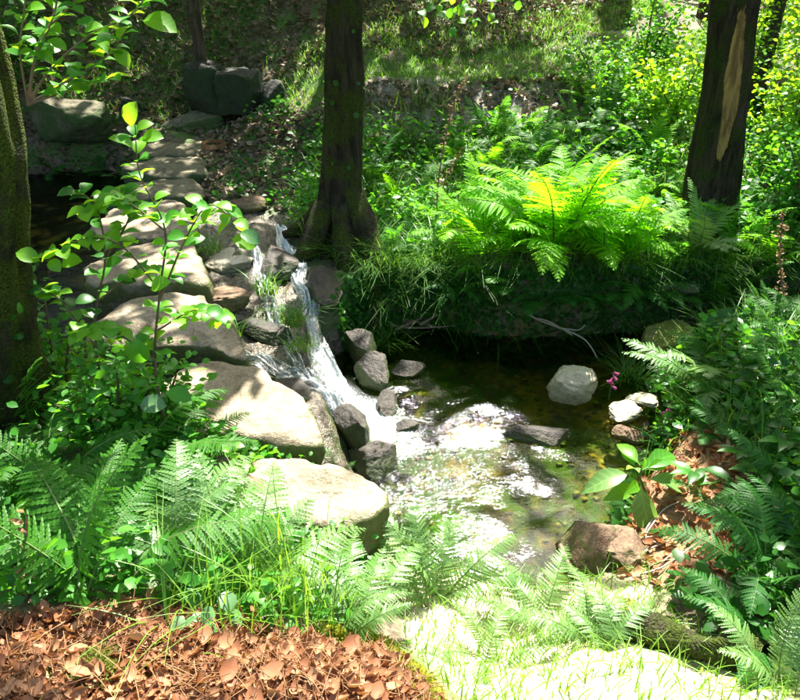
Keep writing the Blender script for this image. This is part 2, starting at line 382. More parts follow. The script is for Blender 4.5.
CTRL = np.array([
 (0, 0, 1.0), (-.4, 1.05, 1.0), (-.05, 1.1, .95), (-1, 1.05, .97), (-2, 1, .95), (.15, 1.0, .86), (.35, 1.25, .55), (.6, 1.35, .52), (1, 1.4, .55), (.3, 1.75, .30), (.75, 1.9, .25), (.2, 2.2, .18), (.9, 2.25, .15), (.9, .6, .75), (1.6, .5, .95), (.4, .5, .85),
 (-.3, 1.5, .68), (-.1, 1.8, .4), (-.05, 2.05, .25), (1.2, 2.5, .25), (1.5, 2.9, .30), (1.75, 3.3, .28), (2.2, 3.7, .38), (1.9, 2.5, .6), (1.5, 1.8, .55), (2.6, 1.8, .95), (2.6, 2.8, .75), (3.5, 3, .85), (2.5, 4.05, .35), (4, 3.8, .55), (6, 3, 1.1),
 (-.7, 1.7, .72), (-.55, 2.05, .6), (-1.3, 2.1, .7), (-2.2, 2.4, .8), (-3.5, 2, 1.0), (-3.5, 3, .9),
 (0, 5.05, .38), (.4, 5.1, .45), (.9, 5.05, .5), (1.6, 4.95, .48), (2.4, 5.0, .5), (3.5, 5.0, .55), (.6, 6, .6), (1.6, 6.2, .68), (2.8, 6, .68), (.5, 6.85, .70), (1.8, 7.1, .85), (-.45, 4.85, .42), (-.5, 5.6, .55), (-.6, 6.4, .6), (-1, 7, .65), (3.6, 7.4, .95), (-1.3, 6.3, .6),
 (.5, 7.45, 1.15), (-.3, 7.35, 1.05), (-1.1, 7.6, .85), (1.5, 7.85, 1.2), (.5, 8.25, 1.25), (-.8, 8.2, 1.2), (2.3, 8.8, 1.3), (3.7, 10, 1.45), (5, 13, 1.7), (7, 18, 2.2),
 (.3, 9.8, 1.95), (1.2, 10, 1.85), (2.2, 10.4, 1.72), (3.2, 13, 2.4), (-1.5, 9.4, 1.8), (-3, 9.5, 1.75), (-1.8, 8.3, .72), (-2.6, 8.3, .75), (-3.4, 8.5, .95), (-5, 8.8, 1.7), (-7, 8, 1.6), (-6, 3.5, 1.3),
 (0, 14, 4.4), (-5, 14, 4.4), (4, 18, 3.6), (6, 8, 1.35), (8, 5, 1.3), (9, 11, 1.9), (12, 18, 3), (5, 0, 1.3), (-5, -1, 1.4), (0, -4, 1.2), (5, -6, 1.3), (-6, -6, 1.5),
 (30, 0, 5), (-30, 0, 7), (0, -30, 3), (0, 35, 11), (25, 30, 8), (-25, 30, 12), (25, -25, 4), (-25, -25, 5),
 (120, 0, 25), (-120, 0, 28), (0, -120, 15), (0, 120, 35), (100, 100, 32), (-100, 100, 35), (90, -90, 20), (-90, -90, 20)], float)
_d = np.linalg.norm(CTRL[:, None, :2] - CTRL[None, :, :2], axis=-1)
_phi = lambda r: np.sqrt(r * r + .04)
_w = np.linalg.solve(np.block([[_phi(_d), np.ones((len(CTRL), 1))], [np.ones((1, len(CTRL))), np.zeros((1, 1))]]), np.append(CTRL[:, 2], 0))
def rbf(x, y):
    o = np.full(x.shape, _w[-1])
    for i in range(len(CTRL)): o = o + _w[i] * _phi(np.hypot(x - CTRL[i, 0], y - CTRL[i, 1]))
    return o
def sill_z(x, y): return .22 + .30 * sstep(3.0, 5.6, y) - .05 * sstep(3.2, 2.6, y)
def ground(x, y, detail=True):
    x = np.asarray(x, float); y = np.asarray(y, float)
    h = rbf(x, y)
    ds = sdist(SILL, x, y); dp = sdist(POOL, x, y); du = sdist(UP, x, y)
    q = xy3(x, y)
    n = .10 * fbm(q * 1.3, 3, 3) + .035 * fbm(q * 5, 3, 9) + .014 * fbm(q * 17, 2, 15)
    n = n * sstep(0, .6, dp + .2) * sstep(0, .5, pdist(PATH, x, y) + .1)
    h = h + n
    h = np.where(du < .6, .12 + (h - .12) * sstep(-.1, .45, du), h)
    sz = sill_z(x, y) + .07 * fbm(q * 4.5 * np.array([1, .6, 1]), 3, 21) + .02 * fbm(q * 16, 2, 25)
    h = h + (sz - h) * sstep(.15, -.12, ds)
    wall = np.where(y > 4.3, .16, .34)
    h2 = -.22 + .05 * fbm(q * 3, 3, 31) + .02 * fbm(q * 14, 2, 33)
    h = np.where(dp < .4, h2 + (h - h2) * sstep(-.08, 1, (dp + .0) / wall), h)
    return h
def g1(x, y): return float(ground(np.array([x]), np.array([y]))[0])
def gpx(px, py):                        # where the photo pixel meets the ground
    d = ray(px, py); t = np.linspace(1.2, 16, 700); P = np.array([0, 0, CAM_Z]) + d * t[:, None]
    below = P[:, 2] < ground(P[:, 0], P[:, 1])
    i = int(np.argmax(below)) if below.any() else 699
    return P[i]

def axis(lo, hi, step, far):
    c = list(np.arange(lo, hi + 1e-6, step)); s = step; x = hi
    while x < far: s *= 1.25; x += s; c.append(x)
    s = step; x = lo
    while x > -far: s *= 1.25; x -= s; c.insert(0, x)
    return np.array(c)
xs = axis(-4.2, 5.2, .035, 150); ys = axis(.4, 11, .035, 150)
X, Y = np.meshgrid(xs, ys); Z = ground(X, Y)
xf, yf, zf = X.ravel(), Y.ravel(), Z.ravel()
nx, ny = len(xs), len(ys)
I, J = np.meshgrid(np.arange(ny - 1), np.arange(nx - 1), indexing='ij')
F = np.stack([I * nx + J, I * nx + J + 1, (I + 1) * nx + J + 1, (I + 1) * nx + J], -1).reshape(-1, 4)
q = xy3(xf, yf); wob = .25 * fbm(q * 2.5, 3, 41)
dpool = sdist(POOL, xf, yf); dsill = sdist(SILL, xf, yf); dup = sdist(UP, xf, yf)
a_path = .85 * sstep(.5, .1, pdist(PATH, xf, yf) + wob * .6) * sstep(1.9, 3.0, xf)
a_bed = sstep(.12, .0, dpool) * sstep(.06, -.02, zf)
a_rock = sstep(.12, -.05, dsill + wob * .2)
BANK = [(-.5, 6.95), (1.6, 7.0), (1.9, 7.8), (.5, 7.8), (-.6, 7.7)]
a_bare = sstep(.12, -.1, sdist(BANK, xf, yf) + wob * .4)
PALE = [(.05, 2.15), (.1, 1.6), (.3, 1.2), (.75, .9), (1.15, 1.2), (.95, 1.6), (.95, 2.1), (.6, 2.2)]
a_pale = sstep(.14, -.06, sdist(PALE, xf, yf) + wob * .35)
MOUND = [(.12, .7), (.1, 1.05), (-.1, 1.25), (-.5, 1.28), (-1.0, 1.22), (-1.2, .6)]
a_leafy = sstep(.15, -.05, sdist(MOUND, xf, yf) + wob * .25)
LITR = [(.95, 2.15), (1.15, 2.6), (1.3, 3.0), (1.6, 3.1), (1.6, 2.5), (1.25, 2.0)]
a_leafy = np.maximum(a_leafy, .8 * sstep(.12, -.06, sdist(LITR, xf, yf) + wob * .3))
a_sand = sstep(.28, .05, pdist([at(470, 405, -.1)[:2], at(540, 400, -.1)[:2], at(600, 405, -.1)[:2], at(640, 400, -.1)[:2]], xf, yf) + wob * .35)
g_o = obj('ground', mesh('ground', np.stack([xf, yf, zf], -1), F, M['ground'], True,
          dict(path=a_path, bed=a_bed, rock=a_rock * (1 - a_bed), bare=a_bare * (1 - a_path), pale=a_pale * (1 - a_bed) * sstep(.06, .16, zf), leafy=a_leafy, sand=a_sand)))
tag(g_o, 'forest floor of soil, moss and stream banks rising to a hillside', 'ground', kind='structure')

# ------------------------------------------------------------------ water
FALL = at(378, 425, 0)[:2]
wx = np.arange(-.75, 5.6, .03); wy = np.arange(2.15, 5.2, .03)
X, Y = np.meshgrid(wx, wy); nx, ny = len(wx), len(wy); xf, yf = X.ravel(), Y.ravel(); q = xy3(xf, yf)
d = np.hypot(xf - FALL[0], (yf - FALL[1])); near = np.exp(-d / .45)
zw = .006 * fbm(q * 6, 3, 51) + near * .03 * fbm(q * 9, 3, 55) + .004 * np.sin(d * 38) * np.exp(-d / .7)
fo = np.clip(1.1 - d / .36 + .25 * fbm(q * 3.5, 3, 57), 0, 1)
STREAK = [FALL, at(430, 450, 0)[:2], at(480, 440, 0)[:2]]
fo = np.maximum(fo, .72 * sstep(.30, .02, pdist(STREAK, xf, yf) + .1 * fbm(q * 5, 2, 58)))
fo = np.maximum(fo, .42 * sstep(.6, .1, pdist([STREAK[1], at(440, 520, 0)[:2], at(400, 470, 0)[:2]], xf, yf)))
RIF = [at(600, 350, 0)[:2], at(640, 355, 0)[:2]]
fo = np.maximum(fo, .5 * sstep(.25, .02, pdist(RIF, xf, yf)))
turb = np.clip(1.0 * np.exp(-(pdist(STREAK, xf, yf) / .32) ** 1.5) + .5 * np.exp(-pdist(RIF, xf, yf) / .3) + .2 * np.exp(-pdist([at(440, 500, 0)[:2], at(480, 545, 0)[:2]], xf, yf) / .25) + .02 + .10 * fbm(q * 1.7, 2, 59), 0, 1)
I, J = np.meshgrid(np.arange(ny - 1), np.arange(nx - 1), indexing='ij')
F = np.stack([I * nx + J, I * nx + J + 1, (I + 1) * nx + J + 1, (I + 1) * nx + J], -1).reshape(-1, 4)
w_o = obj('stream_pool_water', mesh('pool_water', np.stack([xf, yf, zw], -1), F, M['water'], True, dict(foam=fo, turb=turb)))
tag(w_o, 'clear shallow pool water with sun glitter below the little waterfall', 'water', kind='structure')
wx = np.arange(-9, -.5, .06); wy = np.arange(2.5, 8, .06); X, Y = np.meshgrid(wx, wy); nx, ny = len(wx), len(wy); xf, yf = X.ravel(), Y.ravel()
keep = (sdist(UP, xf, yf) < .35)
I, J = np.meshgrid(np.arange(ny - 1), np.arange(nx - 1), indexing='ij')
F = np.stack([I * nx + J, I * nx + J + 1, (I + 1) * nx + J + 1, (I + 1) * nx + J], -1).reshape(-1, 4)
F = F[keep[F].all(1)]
w2 = obj('upstream_water', mesh('upstream_water', np.stack([xf, yf, .27 + .005 * fbm(xy3(xf, yf) * 6, 2, 60)], -1), F, M['shade_tinted_water'], True, dict(foam=np.zeros(len(xf)), turb=np.full(len(xf), .2))))
tag(w2, 'stream water above the stepping stones, tinted dark to stand for shade', 'water', kind='structure')

def cascade(name, line, widths, label, foam, lift=.03, seed=0):
    L = smooth_line([(x, y, 0) for x, y in line], 14); n = len(L); m = 33
    T = np.gradient(L, axis=0); T /= np.linalg.norm(T, axis=1)[:, None]; Nn = np.stack([-T[:, 1], T[:, 0], 0 * T[:, 0]], -1)
    wd = np.interp(np.linspace(0, 1, n), np.linspace(0, 1, len(widths)), widths); fv = np.interp(np.linspace(0, 1, n), np.linspace(0, 1, len(foam)), foam)
    u = np.linspace(-1, 1, m); P = L[:, None] + Nn[:, None] * (wd[:, None] * u[None])[..., None]
    P[..., :2] += (.025 * fbm(np.stack([P[..., 0] * 6, P[..., 1] * 6, P[..., 0] * 0 + seed], -1), 2, seed))[..., None]
    x, y = P[..., 0], P[..., 1]
    s = np.linspace(0, 1, n)[:, None] + 0 * u[None]
    gz = ground(x, y)
    z = np.maximum(gz, np.minimum(gz.max(1, keepdims=True) - .05, gz + .08)) + lift * (1 - .8 * np.abs(u[None]) ** 3) + .03 * fbm(np.stack([u[None] * 5 + 0 * s, s * 6, 0 * s + seed], -1), 3, seed, .6)
    z = np.maximum(z, .012)
    if lift > .04: z = z - .09 * sstep(.86, 1, s) - .05 * np.abs(u[None]) ** 2 * sstep(.6, 1, s)
    I, J = np.meshgrid(np.arange(n - 1), np.arange(m - 1), indexing='ij')
    F = np.stack([I * m + J, I * m + J + 1, (I + 1) * m + J + 1, (I + 1) * m + J], -1).reshape(-1, 4)
    edge = 1 - np.abs(u[None]) ** 2
    o = obj(name, mesh(name, np.stack([x, y, z], -1).reshape(-1, 3), F, M['cascade'], True,
            dict(cu=(u[None] * wd[:, None] * 5).ravel(), cv=(s * n * .12).ravel(), foam=(fv[:, None] * edge).ravel())))
    return tag(o, label, 'water', kind='structure')
def wl(*pp): return [tuple(at(x, y, z)[:2]) for x, y, z in pp]
cascade('waterfall', wl((318, 320, .42), (330, 345, .36), (347, 375, .25), (365, 405, .1), (385, 435, 0)), [.07, .15, .19, .22, .2], 'white waterfall tumbling over the wet ledge into the pool', [.25, .5, .5, .55, .8], .045, 3)
cascade('upper_rivulet', wl((278, 225, .52), (290, 252, .48), (300, 280, .45), (312, 310, .42), (320, 325, .41)), [.04, .07, .06, .07, .06], 'thin bluish rivulet running down the rock beside the mossy tree', [.7, .55, .35, .5, .7], .03, 5)
cascade('side_rivulet', wl((255, 255, .47), (272, 300, .42), (292, 345, .36), (310, 375, .3)), [.03, .05, .05, .04], 'thin trickle crossing the ledge beside the grass tufts', [.3, .45, .2, .1], .02, 8)
cascade('ledge_trickle', wl((230, 345, .33), (280, 368, .29), (315, 385, .26), (345, 425, .08), (358, 455, 0)), [.07, .09, .08, .05, .05], 'sheet of water sliding over the ledge beside the big stone', [.2, .25, .3, .35, .5], .02, 11)

# ------------------------------------------------------------------ rocks
def cube_grid(n):
    t = np.linspace(-1, 1, n + 1); V, F, idx = [], [], {}
    def vid(p):
        k = tuple(np.round(p, 5))
        if k not in idx: idx[k] = len(V); V.append(p)
        return idx[k]
    for ax in range(3):
        for sg in (-1, 1):
            for i in range(n):
                for j in range(n):
                    c = []
                    for di, dj in ((0, 0), (1, 0), (1, 1), (0, 1)):
                        p = [0, 0, 0]; p[ax] = sg; p[(ax + 1) % 3] = t[i + di]; p[(ax + 2) % 3] = t[j + dj]; c.append(vid(p))
                    F.append(c if sg > 0 else c[::-1])
    return np.array(V, float), np.array(F)
CG = cube_grid(22)
def rock(name, loc, dims, mat, label, cat_='rock', rz=0, rough=.16, boxy=.45, seed=1, group=None, tilt=(0, 0)):
    V = CG[0].copy(); h = np.array(dims) / 2
    sph = V / np.linalg.norm(V, axis=1)[:, None]
    P = V * boxy * .82 + sph * (1 - boxy)
    n = fbm(sph * 1.6 + seed * 9.1, 3, seed); n2 = fbm(sph * 5 + seed, 3, seed + 5)
    P = P * (1 + rough * n + rough * .28 * n2)[:, None]
    rr_ = np.random.default_rng(seed)
    for k in range(int(6 + rough * 70)):
        nn = rr_.normal(0, 1, 3); nn /= np.linalg.norm(nn); ov = np.maximum(0, P @ nn - rr_.uniform(.55, .92) * np.max(P @ nn)); P = P - nn * (ov * .85)[:, None]
    P = P * (1 + .035 * fbm(P * 6 + seed, 4, seed + 8, .6))[:, None]
    P *= h
    o = obj(name, mesh(name, P, CG[1], mat), None, loc, (tilt[0], tilt[1], rz))
    return tag(o, label, cat_, group)
def slab(name, outline, ztop, zbot, mat, label, cat_='stepping stone', seed=1, crown=.012, tilt=0., group=None):
    """a flat-topped stone with a traced plan outline, rounded rim and rough sides"""
    O = np.array([p[:2] for p in outline]); c = O.mean(0)
    O2 = smooth_line(np.vstack([np.c_[O, np.zeros(len(O))], [[*O[0], 0]]]), 6)[:, :2]
    seg = np.r_[0, np.cumsum(np.linalg.norm(np.diff(O2, axis=0), axis=1))]; m = 72
    s = np.linspace(0, seg[-1], m, endpoint=False); E = np.stack([np.interp(s, seg, O2[:, 0]), np.interp(s, seg, O2[:, 1])], -1) - c
    rings = [(.02, 0), (.2, 0), (.4, 0), (.6, 0), (.75, 0), (.88, -.002), (.945, -.008), (.98, -.02), (1.0, -.042), (1.005, -.10)]
    dz = ztop - zbot
    rings += [(1.0, -.11 - (dz - .11) * k) for k in (.2, .4, .6, .8, 1)]
    V = []
    for k, (f, z) in enumerate(rings):
        under = .22 * max(0, k - 9) / 5
        P = np.c_[E * (f - under), np.full(m, z + crown * (1 - f * f))]
        V.append(P)
    V = np.vstack(V); q = V * 3.2 + seed * 7.7
    n = fbm(q, 4, seed); nb = fbm(q * 3.1, 3, seed + 3)
    rad = np.linalg.norm(V[:, :2], axis=1)[:, None] + 1e-6
    V[:, 2] += .016 * n + .009 * nb + .006 * np.round(n * 2.2)
    V[:, :2] += V[:, :2] / rad * (.03 * fbm(q * 1.4, 3, seed + 9) + .012 * nb)[:, None] * np.minimum(1, rad / .15)
    V[:, 2] += tilt * V[:, 0]
    nr = len(rings); I, J = np.meshgrid(np.arange(nr - 1), np.arange(m), indexing='ij'); J2 = (J + 1) % m
    F = [list(f) for f in np.stack([I * m + J, (I + 1) * m + J, (I + 1) * m + J2, I * m + J2], -1).reshape(-1, 4)]
    F.append(list(range(m)))
    o = obj(name, mesh(name, V, F, mat), None, (c[0], c[1], ztop))
    return tag(o, label, cat_, group)
Z0 = .6
STONES = [
 ([(212, 470), (262, 458), (318, 462), (368, 478), (388, 492), (386, 507), (345, 528), (290, 520), (235, 500)], .60, .12, 'stone', 'pale square stepping stone, first of the row, beside the waterfall ferns', 3),
 ([(150, 385), (190, 362), (235, 360), (262, 368), (300, 398), (320, 420), (323, 440), (285, 444), (220, 434), (150, 425)], .60, .1, 'stone', 'broad brown stepping stone with mossy edge, second from the leaf mound', 5),
 ([(90, 318), (125, 298), (190, 291), (212, 300), (232, 322), (245, 345), (243, 357), (200, 345), (120, 342), (85, 335)], .60, .1, 'stone', 'tilted grey stepping stone with dark hollow under its front edge', 7),
 ([(85, 268), (115, 247), (165, 238), (188, 236), (203, 256), (211, 279), (180, 283), (120, 284), (85, 284)], .60, .1, 'stone', 'stepping stone dappled with sun stripes, fourth of the row', 9),
 ([(88, 225), (110, 208), (150, 200), (180, 200), (192, 215), (196, 230), (150, 235), (100, 236)], .60, .1, 'stone', 'stepping stone half lit by the sun, fifth of the row', 11),
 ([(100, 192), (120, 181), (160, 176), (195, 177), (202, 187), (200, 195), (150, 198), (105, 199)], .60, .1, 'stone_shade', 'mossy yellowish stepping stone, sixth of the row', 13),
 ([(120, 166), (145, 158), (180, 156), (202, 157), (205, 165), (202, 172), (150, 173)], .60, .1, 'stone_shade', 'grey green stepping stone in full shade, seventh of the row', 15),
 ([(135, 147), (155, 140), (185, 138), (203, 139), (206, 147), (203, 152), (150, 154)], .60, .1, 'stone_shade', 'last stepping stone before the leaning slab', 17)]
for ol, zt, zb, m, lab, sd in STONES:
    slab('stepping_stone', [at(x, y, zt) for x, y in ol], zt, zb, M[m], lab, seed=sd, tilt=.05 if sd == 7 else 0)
def gl(px, py, z): return tuple(at(px, py, z))
rock('leaning_slab', gl(190, 128, .66), (.85, .35, .30), M['stone_shade'], 'pale green leaning slab at the far end of the stepping stones', 'stone', .1, .1, .7, 21, tilt=(.35, -.12))
# far abutment
rock('wall_block', tuple(aty(207, 92, 8.25)), (.5, .6, .75), M['block'], 'tall black mossy block in the old wall under the wooden post', 'block', .1, .07, .85, 23)
rock('wall_block', tuple(aty(243, 95, 8.2)), (.55, .6, .62), M['block'], 'square dark block in the old wall with a pale streak', 'block', -.1, .06, .9, 25)
rock('wall_block', tuple(aty(272, 102, 8.15)), (.38, .5, .48), M['block'], 'rounded dark boulder closing the old wall by the mossy tree', 'block', .5, .14, .5, 27)
rock('mossy_boulder', gl(72, 118, .80), (1.0, .75, .55), M['stone_shade'], 'large mossy boulder in shade beside the thick mossy trunk, upstream', 'boulder', .2, .14, .5, 29)
rock('mossy_boulder', gl(132, 112, .78), (.5, .5, .42), M['block'], 'dark boulder between the mossy boulder and the leaning slab', 'boulder', .2, .14, .5, 31)
# pool stones
rock('pool_boulder', gl(572, 386, .06), (.34, .28, .24), M['boulder'], 'pale rounded boulder standing in the orange shallows', 'boulder', -.2, .05, .42, 33)
rock('pool_rock', gl(408, 369, .02), (.26, .2, .13), M['wet'], 'small black jagged rock in the green still water', 'rock', .3, .25, .4, 35)
rock('pool_rock', gl(537, 436, .01), (.42, .2, .12), M['wet'], 'long dark wet rock breaking the middle of the pool', 'rock', -.35, .22, .4, 37)
rock('pool_rock', gl(404, 428, .0), (.18, .14, .1), M['wet'], 'small dark rock in the white foam under the waterfall', 'rock', .6, .2, .4, 39)
rock('mossy_rock', gl(668, 345, .07), (.52, .34, .28), M['moss_rock'], 'yellow mossy rock where the stream leaves the pool', 'rock', .25, .13, .45, 41)
rock('flat_stone', gl(622, 412, .03), (.27, .18, .08), M['boulder'], 'flat pale stone by the pink foxglove at the pool edge', 'stone', .4, .14, .6, 43)
rock('flat_stone', gl(641, 400, .04), (.22, .16, .07), M['boulder'], 'small flat pale stone touching the right bank plants', 'stone', -.4, .14, .6, 45)
rock('flat_stone', gl(628, 436, .02), (.2, .12, .07), M['brown_rock'], 'small flat brown stone at the pool edge below the foxglove', 'stone', -.5, .14, .6, 46)
rock('bank_rock', gl(594, 560, .10), (.36, .36, .40), M['brown_rock'], 'big brown split rock at the pool edge under the broad leaved plant', 'rock', .7, .3, .6, 147)
rock('bank_rock', gl(622, 548, .16), (.26, .34, .28), M['brown_rock'], 'mossy topped rock wedged behind the split brown rock', 'rock', -.2, .28, .5, 148)
rock('moss_cushion_rock', gl(629, 618, .22), (.16, .16, .16), M['moss_rock'], 'small round rock under a velvet moss cushion by the roots', 'rock', 0, .08, .3, 49)
rock('flat_stone', tuple(gpx(672, 290) + (0, .05, .02)), (.5, .25, .1), M['boulder'], 'flat pale stone lying on the far bank below the upright fern', 'stone', .1, .12, .6, 51)
rock('flat_stone', tuple(gpx(645, 232) + (0, 0, .03)), (.35, .22, .1), M['brown_rock'], 'brown flat stone among ferns behind the bright fern clump', 'stone', .3, .12, .6, 53)
# ledge rocks
LED = [(245, 205, .55, (.5, .42, .2), 'flat grey rock at the head of the rivulet', 'brown_rock'), (233, 262, .45, (.46, .4, .16), 'sunlit broken rock between stepping stones and rivulet', 'boulder'),
       (228, 300, .40, (.4, .34, .14), 'angular pale rock with dry leaves on the ledge', 'brown_rock'), (262, 330, .34, (.42, .3, .14), 'wet flat rock on the ledge below the grass tuft', 'wet'),
       (276, 262, .46, (.34, .5, .16), 'bluish dark wet rock beside the thin rivulet', 'wet'), (322, 290, .40, (.3, .55, .2), 'dark wet slope of rock at the foot of the mossy tree', 'wet'),
       (292, 392, .24, (.5, .34, .2), 'reddish wet rock on the ledge beside the broad stepping stone', 'wet'), (364, 350, .10, (.26, .42, .34), 'black lichened rock right of the waterfall, highest of three', 'wet'),
       (352, 432, .08, (.22, .4, .36), 'black wet rock left of the waterfall foot', 'wet'), (372, 462, .02, (.34, .34, .22), 'black wet rock between waterfall foot and pale stepping stone', 'wet'),
       (375, 376, .05, (.24, .46, .30), 'black lichened rock right of the waterfall, middle of three', 'wet'), (388, 404, .0, (.2, .36, .2), 'black lichened rock right of the waterfall, lowest of three', 'wet')]
for k, (px, py, z, dm, lab, m) in enumerate(LED):
    rock('ledge_rock', gl(px, py, z), dm, M[m], lab, 'rock', [.2, -.3, .5, -.2, .3, .35, -.5, .40, .3, -.2, .2][k % 11], .42 if k in (7, 10, 11) else .26, .3 if k in (7, 10, 11) else .5, 60 + 3 * k, tilt=(.2, .3) if k in (7, 10, 11) else (0, 0))
# pebbles on the bed
n = 420
x = rng.uniform(-.1, 1.7, n); y = rng.uniform(2.4, 4.8, n); k = sdist(POOL, x, y) < -.02; x, y = x[k], y[k]
sm = cube_grid(2); sv = sm[0] / np.linalg.norm(sm[0], axis=1)[:, None]; n = len(x)
sz = rng.uniform(.008, .026, n) * (1 + 1.2 * (rng.random(n) > .97)); zz = ground(x, y) + sz * .2
V = np.stack([x, y, zz], -1)[:, None] + sv[None] * (1 + .2 * rng.standard_normal((n, len(sv), 1))) * np.stack([sz, sz * rng.uniform(.6, 1.2, n), sz * .55], -1)[:, None]
F = (sm[1][None] + (np.arange(n) * len(sv))[:, None, None]).reshape(-1, 4)
g = NG('pebble'); r = g.attr('rnd')
M['pebble'] = g.done(g.pbsdf(g.mix(r, (.30, .15, .045), (.09, .10, .03)), .5, .4))
tag(obj('stream_pebbles', mesh('stream_pebbles', V.reshape(-1, 3), F, M['pebble'], True, dict(rnd=np.repeat(rng.random(n), len(sv))))), 'ochre and olive pebbles covering the stream bed', 'pebbles', kind='stuff')

# ------------------------------------------------------------------ trees
TREES = []
def trunk_mesh(pts, rad, sides=40, amp=.05, seed=1, flare=None, mat=None, bare=None):
    L = smooth_line(pts, 22); rr = np.interp(np.linspace(0, 1, len(L)), np.linspace(0, 1, len(rad)), rad)
    V, F = tube(L, rr, sides); c = np.repeat(L, sides, 0); d = V - c; r = np.linalg.norm(d, axis=1)[:, None]; u = d / r
    n = fbm(np.c_[u[:, :2] * 2.2, V[:, 2] * 1.1] + seed * 5, 4, seed) + .5 * fbm(np.c_[u[:, :2] * 7, V[:, 2] * 2.5] + seed, 3, seed + 3)
    V = c + d * (1 + amp * 2.2 * n)[:, None]
    if flare:                            # buttresses running into the ground
        hz = V[:, 2] - pts[0][2]; ang = np.arctan2(u[:, 1], u[:, 0]); f = 0
        for a0, s_ in flare: f = f + s_ * np.exp(-((np.angle(np.exp(1j * (ang - a0)))) / .38) ** 2)
        V = V + u * (f * np.exp(-np.clip(hz, 0, 9) / .22) * rr[0] * 1.0)[:, None]
    at_ = {}
    if bare is not None:
        ang = np.arctan2(u[:, 1], u[:, 0]); w = .38 + .25 * vnoise(np.c_[V[:, 2] * 2.5, V[:, 2] * 0, V[:, 2] * 0 + 3], 5)
        at_['bare'] = sstep(w, w * .55, np.abs(np.angle(np.exp(1j * (ang - bare[0]))))) * sstep(bare[1] - .15, bare[1] + .1, V[:, 2] + .12 * n) * sstep(bare[2] + .3, bare[2], V[:, 2] + .1 * n)
    o = np.array(pts[0]); return mesh('trunk', V - o, F, mat, True, at_), o
def tree(name, pts, rad, mat, label, group=None, crown_at=None, **kw):
    me, o = trunk_mesh(pts, rad, mat=M[mat], **kw)
    t = empty(name, o); tag(t, label, 'tree', group); obj('trunk', me, t)
    TREES.append(dict(t=t, o=o, top=np.array(pts[-1]), pts=pts, mat=mat)); return t
b = np.array([-.46, 5.15, .35])
main_tree = tree('mossy_tree', [b, b + (.02, 0, .35), b + (.05, .0, .8), b + (.10, .0, 1.7), b + (.14, .1, 3), b + (.1, .3, 5), b + (.2, .6, 7.2)], [.18, .155, .125, .108, .10, .09, .05], 'bark_moss',
     'tall mossy tree with spreading roots on the bank above the waterfall', amp=.11, seed=4, flare=[(-2.3, .9), (-.7, 1.1), (-1.5, .5), (2.6, .7), (.6, .6)])
def root(t, pp, r0, r1, mat, sides=12, name='root', seed=2):
    L = smooth_line(pp, 8); V, F = tube(L, np.linspace(r0, r1, len(L)) * (1 + .12 * np.array([vnoise(np.array([i * .6, seed, 0.]), 2) for i in range(len(L))])), sides)
    V = V + .012 * np.stack([fbm(V * 9 + s, 3, seed + s) for s in (1, 2, 3)], -1)
    return obj(name, mesh(name, V - np.array(t.location), F, mat), t)
root(main_tree, [b + (.08, -.03, .55), b + (.2, -.16, .28), b + (.28, -.36, .02), b + (.26, -.52, -.35)], .11, .06, M['bark_moss'])
root(main_tree, [b + (-.08, -.08, .45), b + (-.2, -.22, .18), b + (-.3, -.3, .08), b + (-.42, -.34, -.05)], .09, .04, M['bark_moss'])
root(main_tree, [b + (.02, -.1, .45), b + (.06, -.28, .15), b + (.1, -.42, -.1), b + (.1, -.5, -.4)], .09, .05, M['bark_moss'])
root(main_tree, [b + (-.12, 0, .4), b + (-.3, .02, .22), b + (-.42, .05, .16)], .06, .04, M['bark_moss'])
b = np.array([2.43, 5.5, .55])
right_tree = tree('split_tree', [b, b + (-.02, 0, .4), b + (-.06, 0, 1.0), b + (-.13, .03, 1.8), b + (-.2, .1, 3), b + (-.2, .3, 5), b + (0, .4, 7)], [.19, .18, .16, .15, .135, .11, .06], 'bark_right',
     'dark tree with a long strip of bare yellow wood down its trunk', amp=.06, seed=9, flare=[(-2.2, .5), (-.9, .5), (.8, .5)], bare=(-1.68, 1.1, 1.95))
b = np.array([-1.80, 2.45, .55])
left_tree = tree('moss_clad_tree', [b, b + (.09, 0, .5), b + (.2, 0, .95), b + (.31, .0, 1.3), b + (.37, 0, 1.6), b + (.38, 0, 2.0), b + (.36, 0, 3), b + (.3, .2, 5), b + (.3, .5, 7)], [.25, .24, .22, .19, .145, .12, .115, .10, .05], 'bark_moss2',
     'thick moss covered trunk rising beside the foreground ferns', amp=.08, seed=13, flare=[(-1.0, .3), (.3, .3)])
def thin_tree(px, py, y, r, lean, label, seed, top=6.5, group=None):
    p = aty(px, py, y); p[2] = g1(p[0], p[1]) - .1; lean = np.array(lean)
    return tree('slender_tree', [p, p + lean * .25 + (0, 0, .8), p + lean * .6 + (0, 0, 2.0), p + lean + (0, 0, 4), p + lean * 1.3 + (0, 0, top)], [r * 1.2, r, r * .9, r * .75, r * .3], 'bark_thin', label, group, sides=20, amp=.05, seed=seed)
thin_tree(744, 150, 7.4, .075, (-.05, 0, 0), 'slender straight tree just behind the split trunk', 21)
thin_tree(778, 150, 7.0, .075, (.55, .1, 0), 'slender leaning tree right of the split trunk', 23)
thin_tree(706, 40, 10.5, .16, (.1, .2, 0), 'dark background tree beside the sunny path, half hidden by the split trunk', 25)
thin_tree(649, 22, 11.6, .08, (0, .2, 0), 'thin background tree at the bend of the sunny path', 27)
thin_tree(622, 2, 12.5, .22, (-.2, .2, 0), 'broad dark trunk base at the top of the grassy slope', 29)
thin_tree(374, 10, 10.2, .1, (.1, .2, 0), 'dark trunk on the hillside behind the mossy tree', 31)
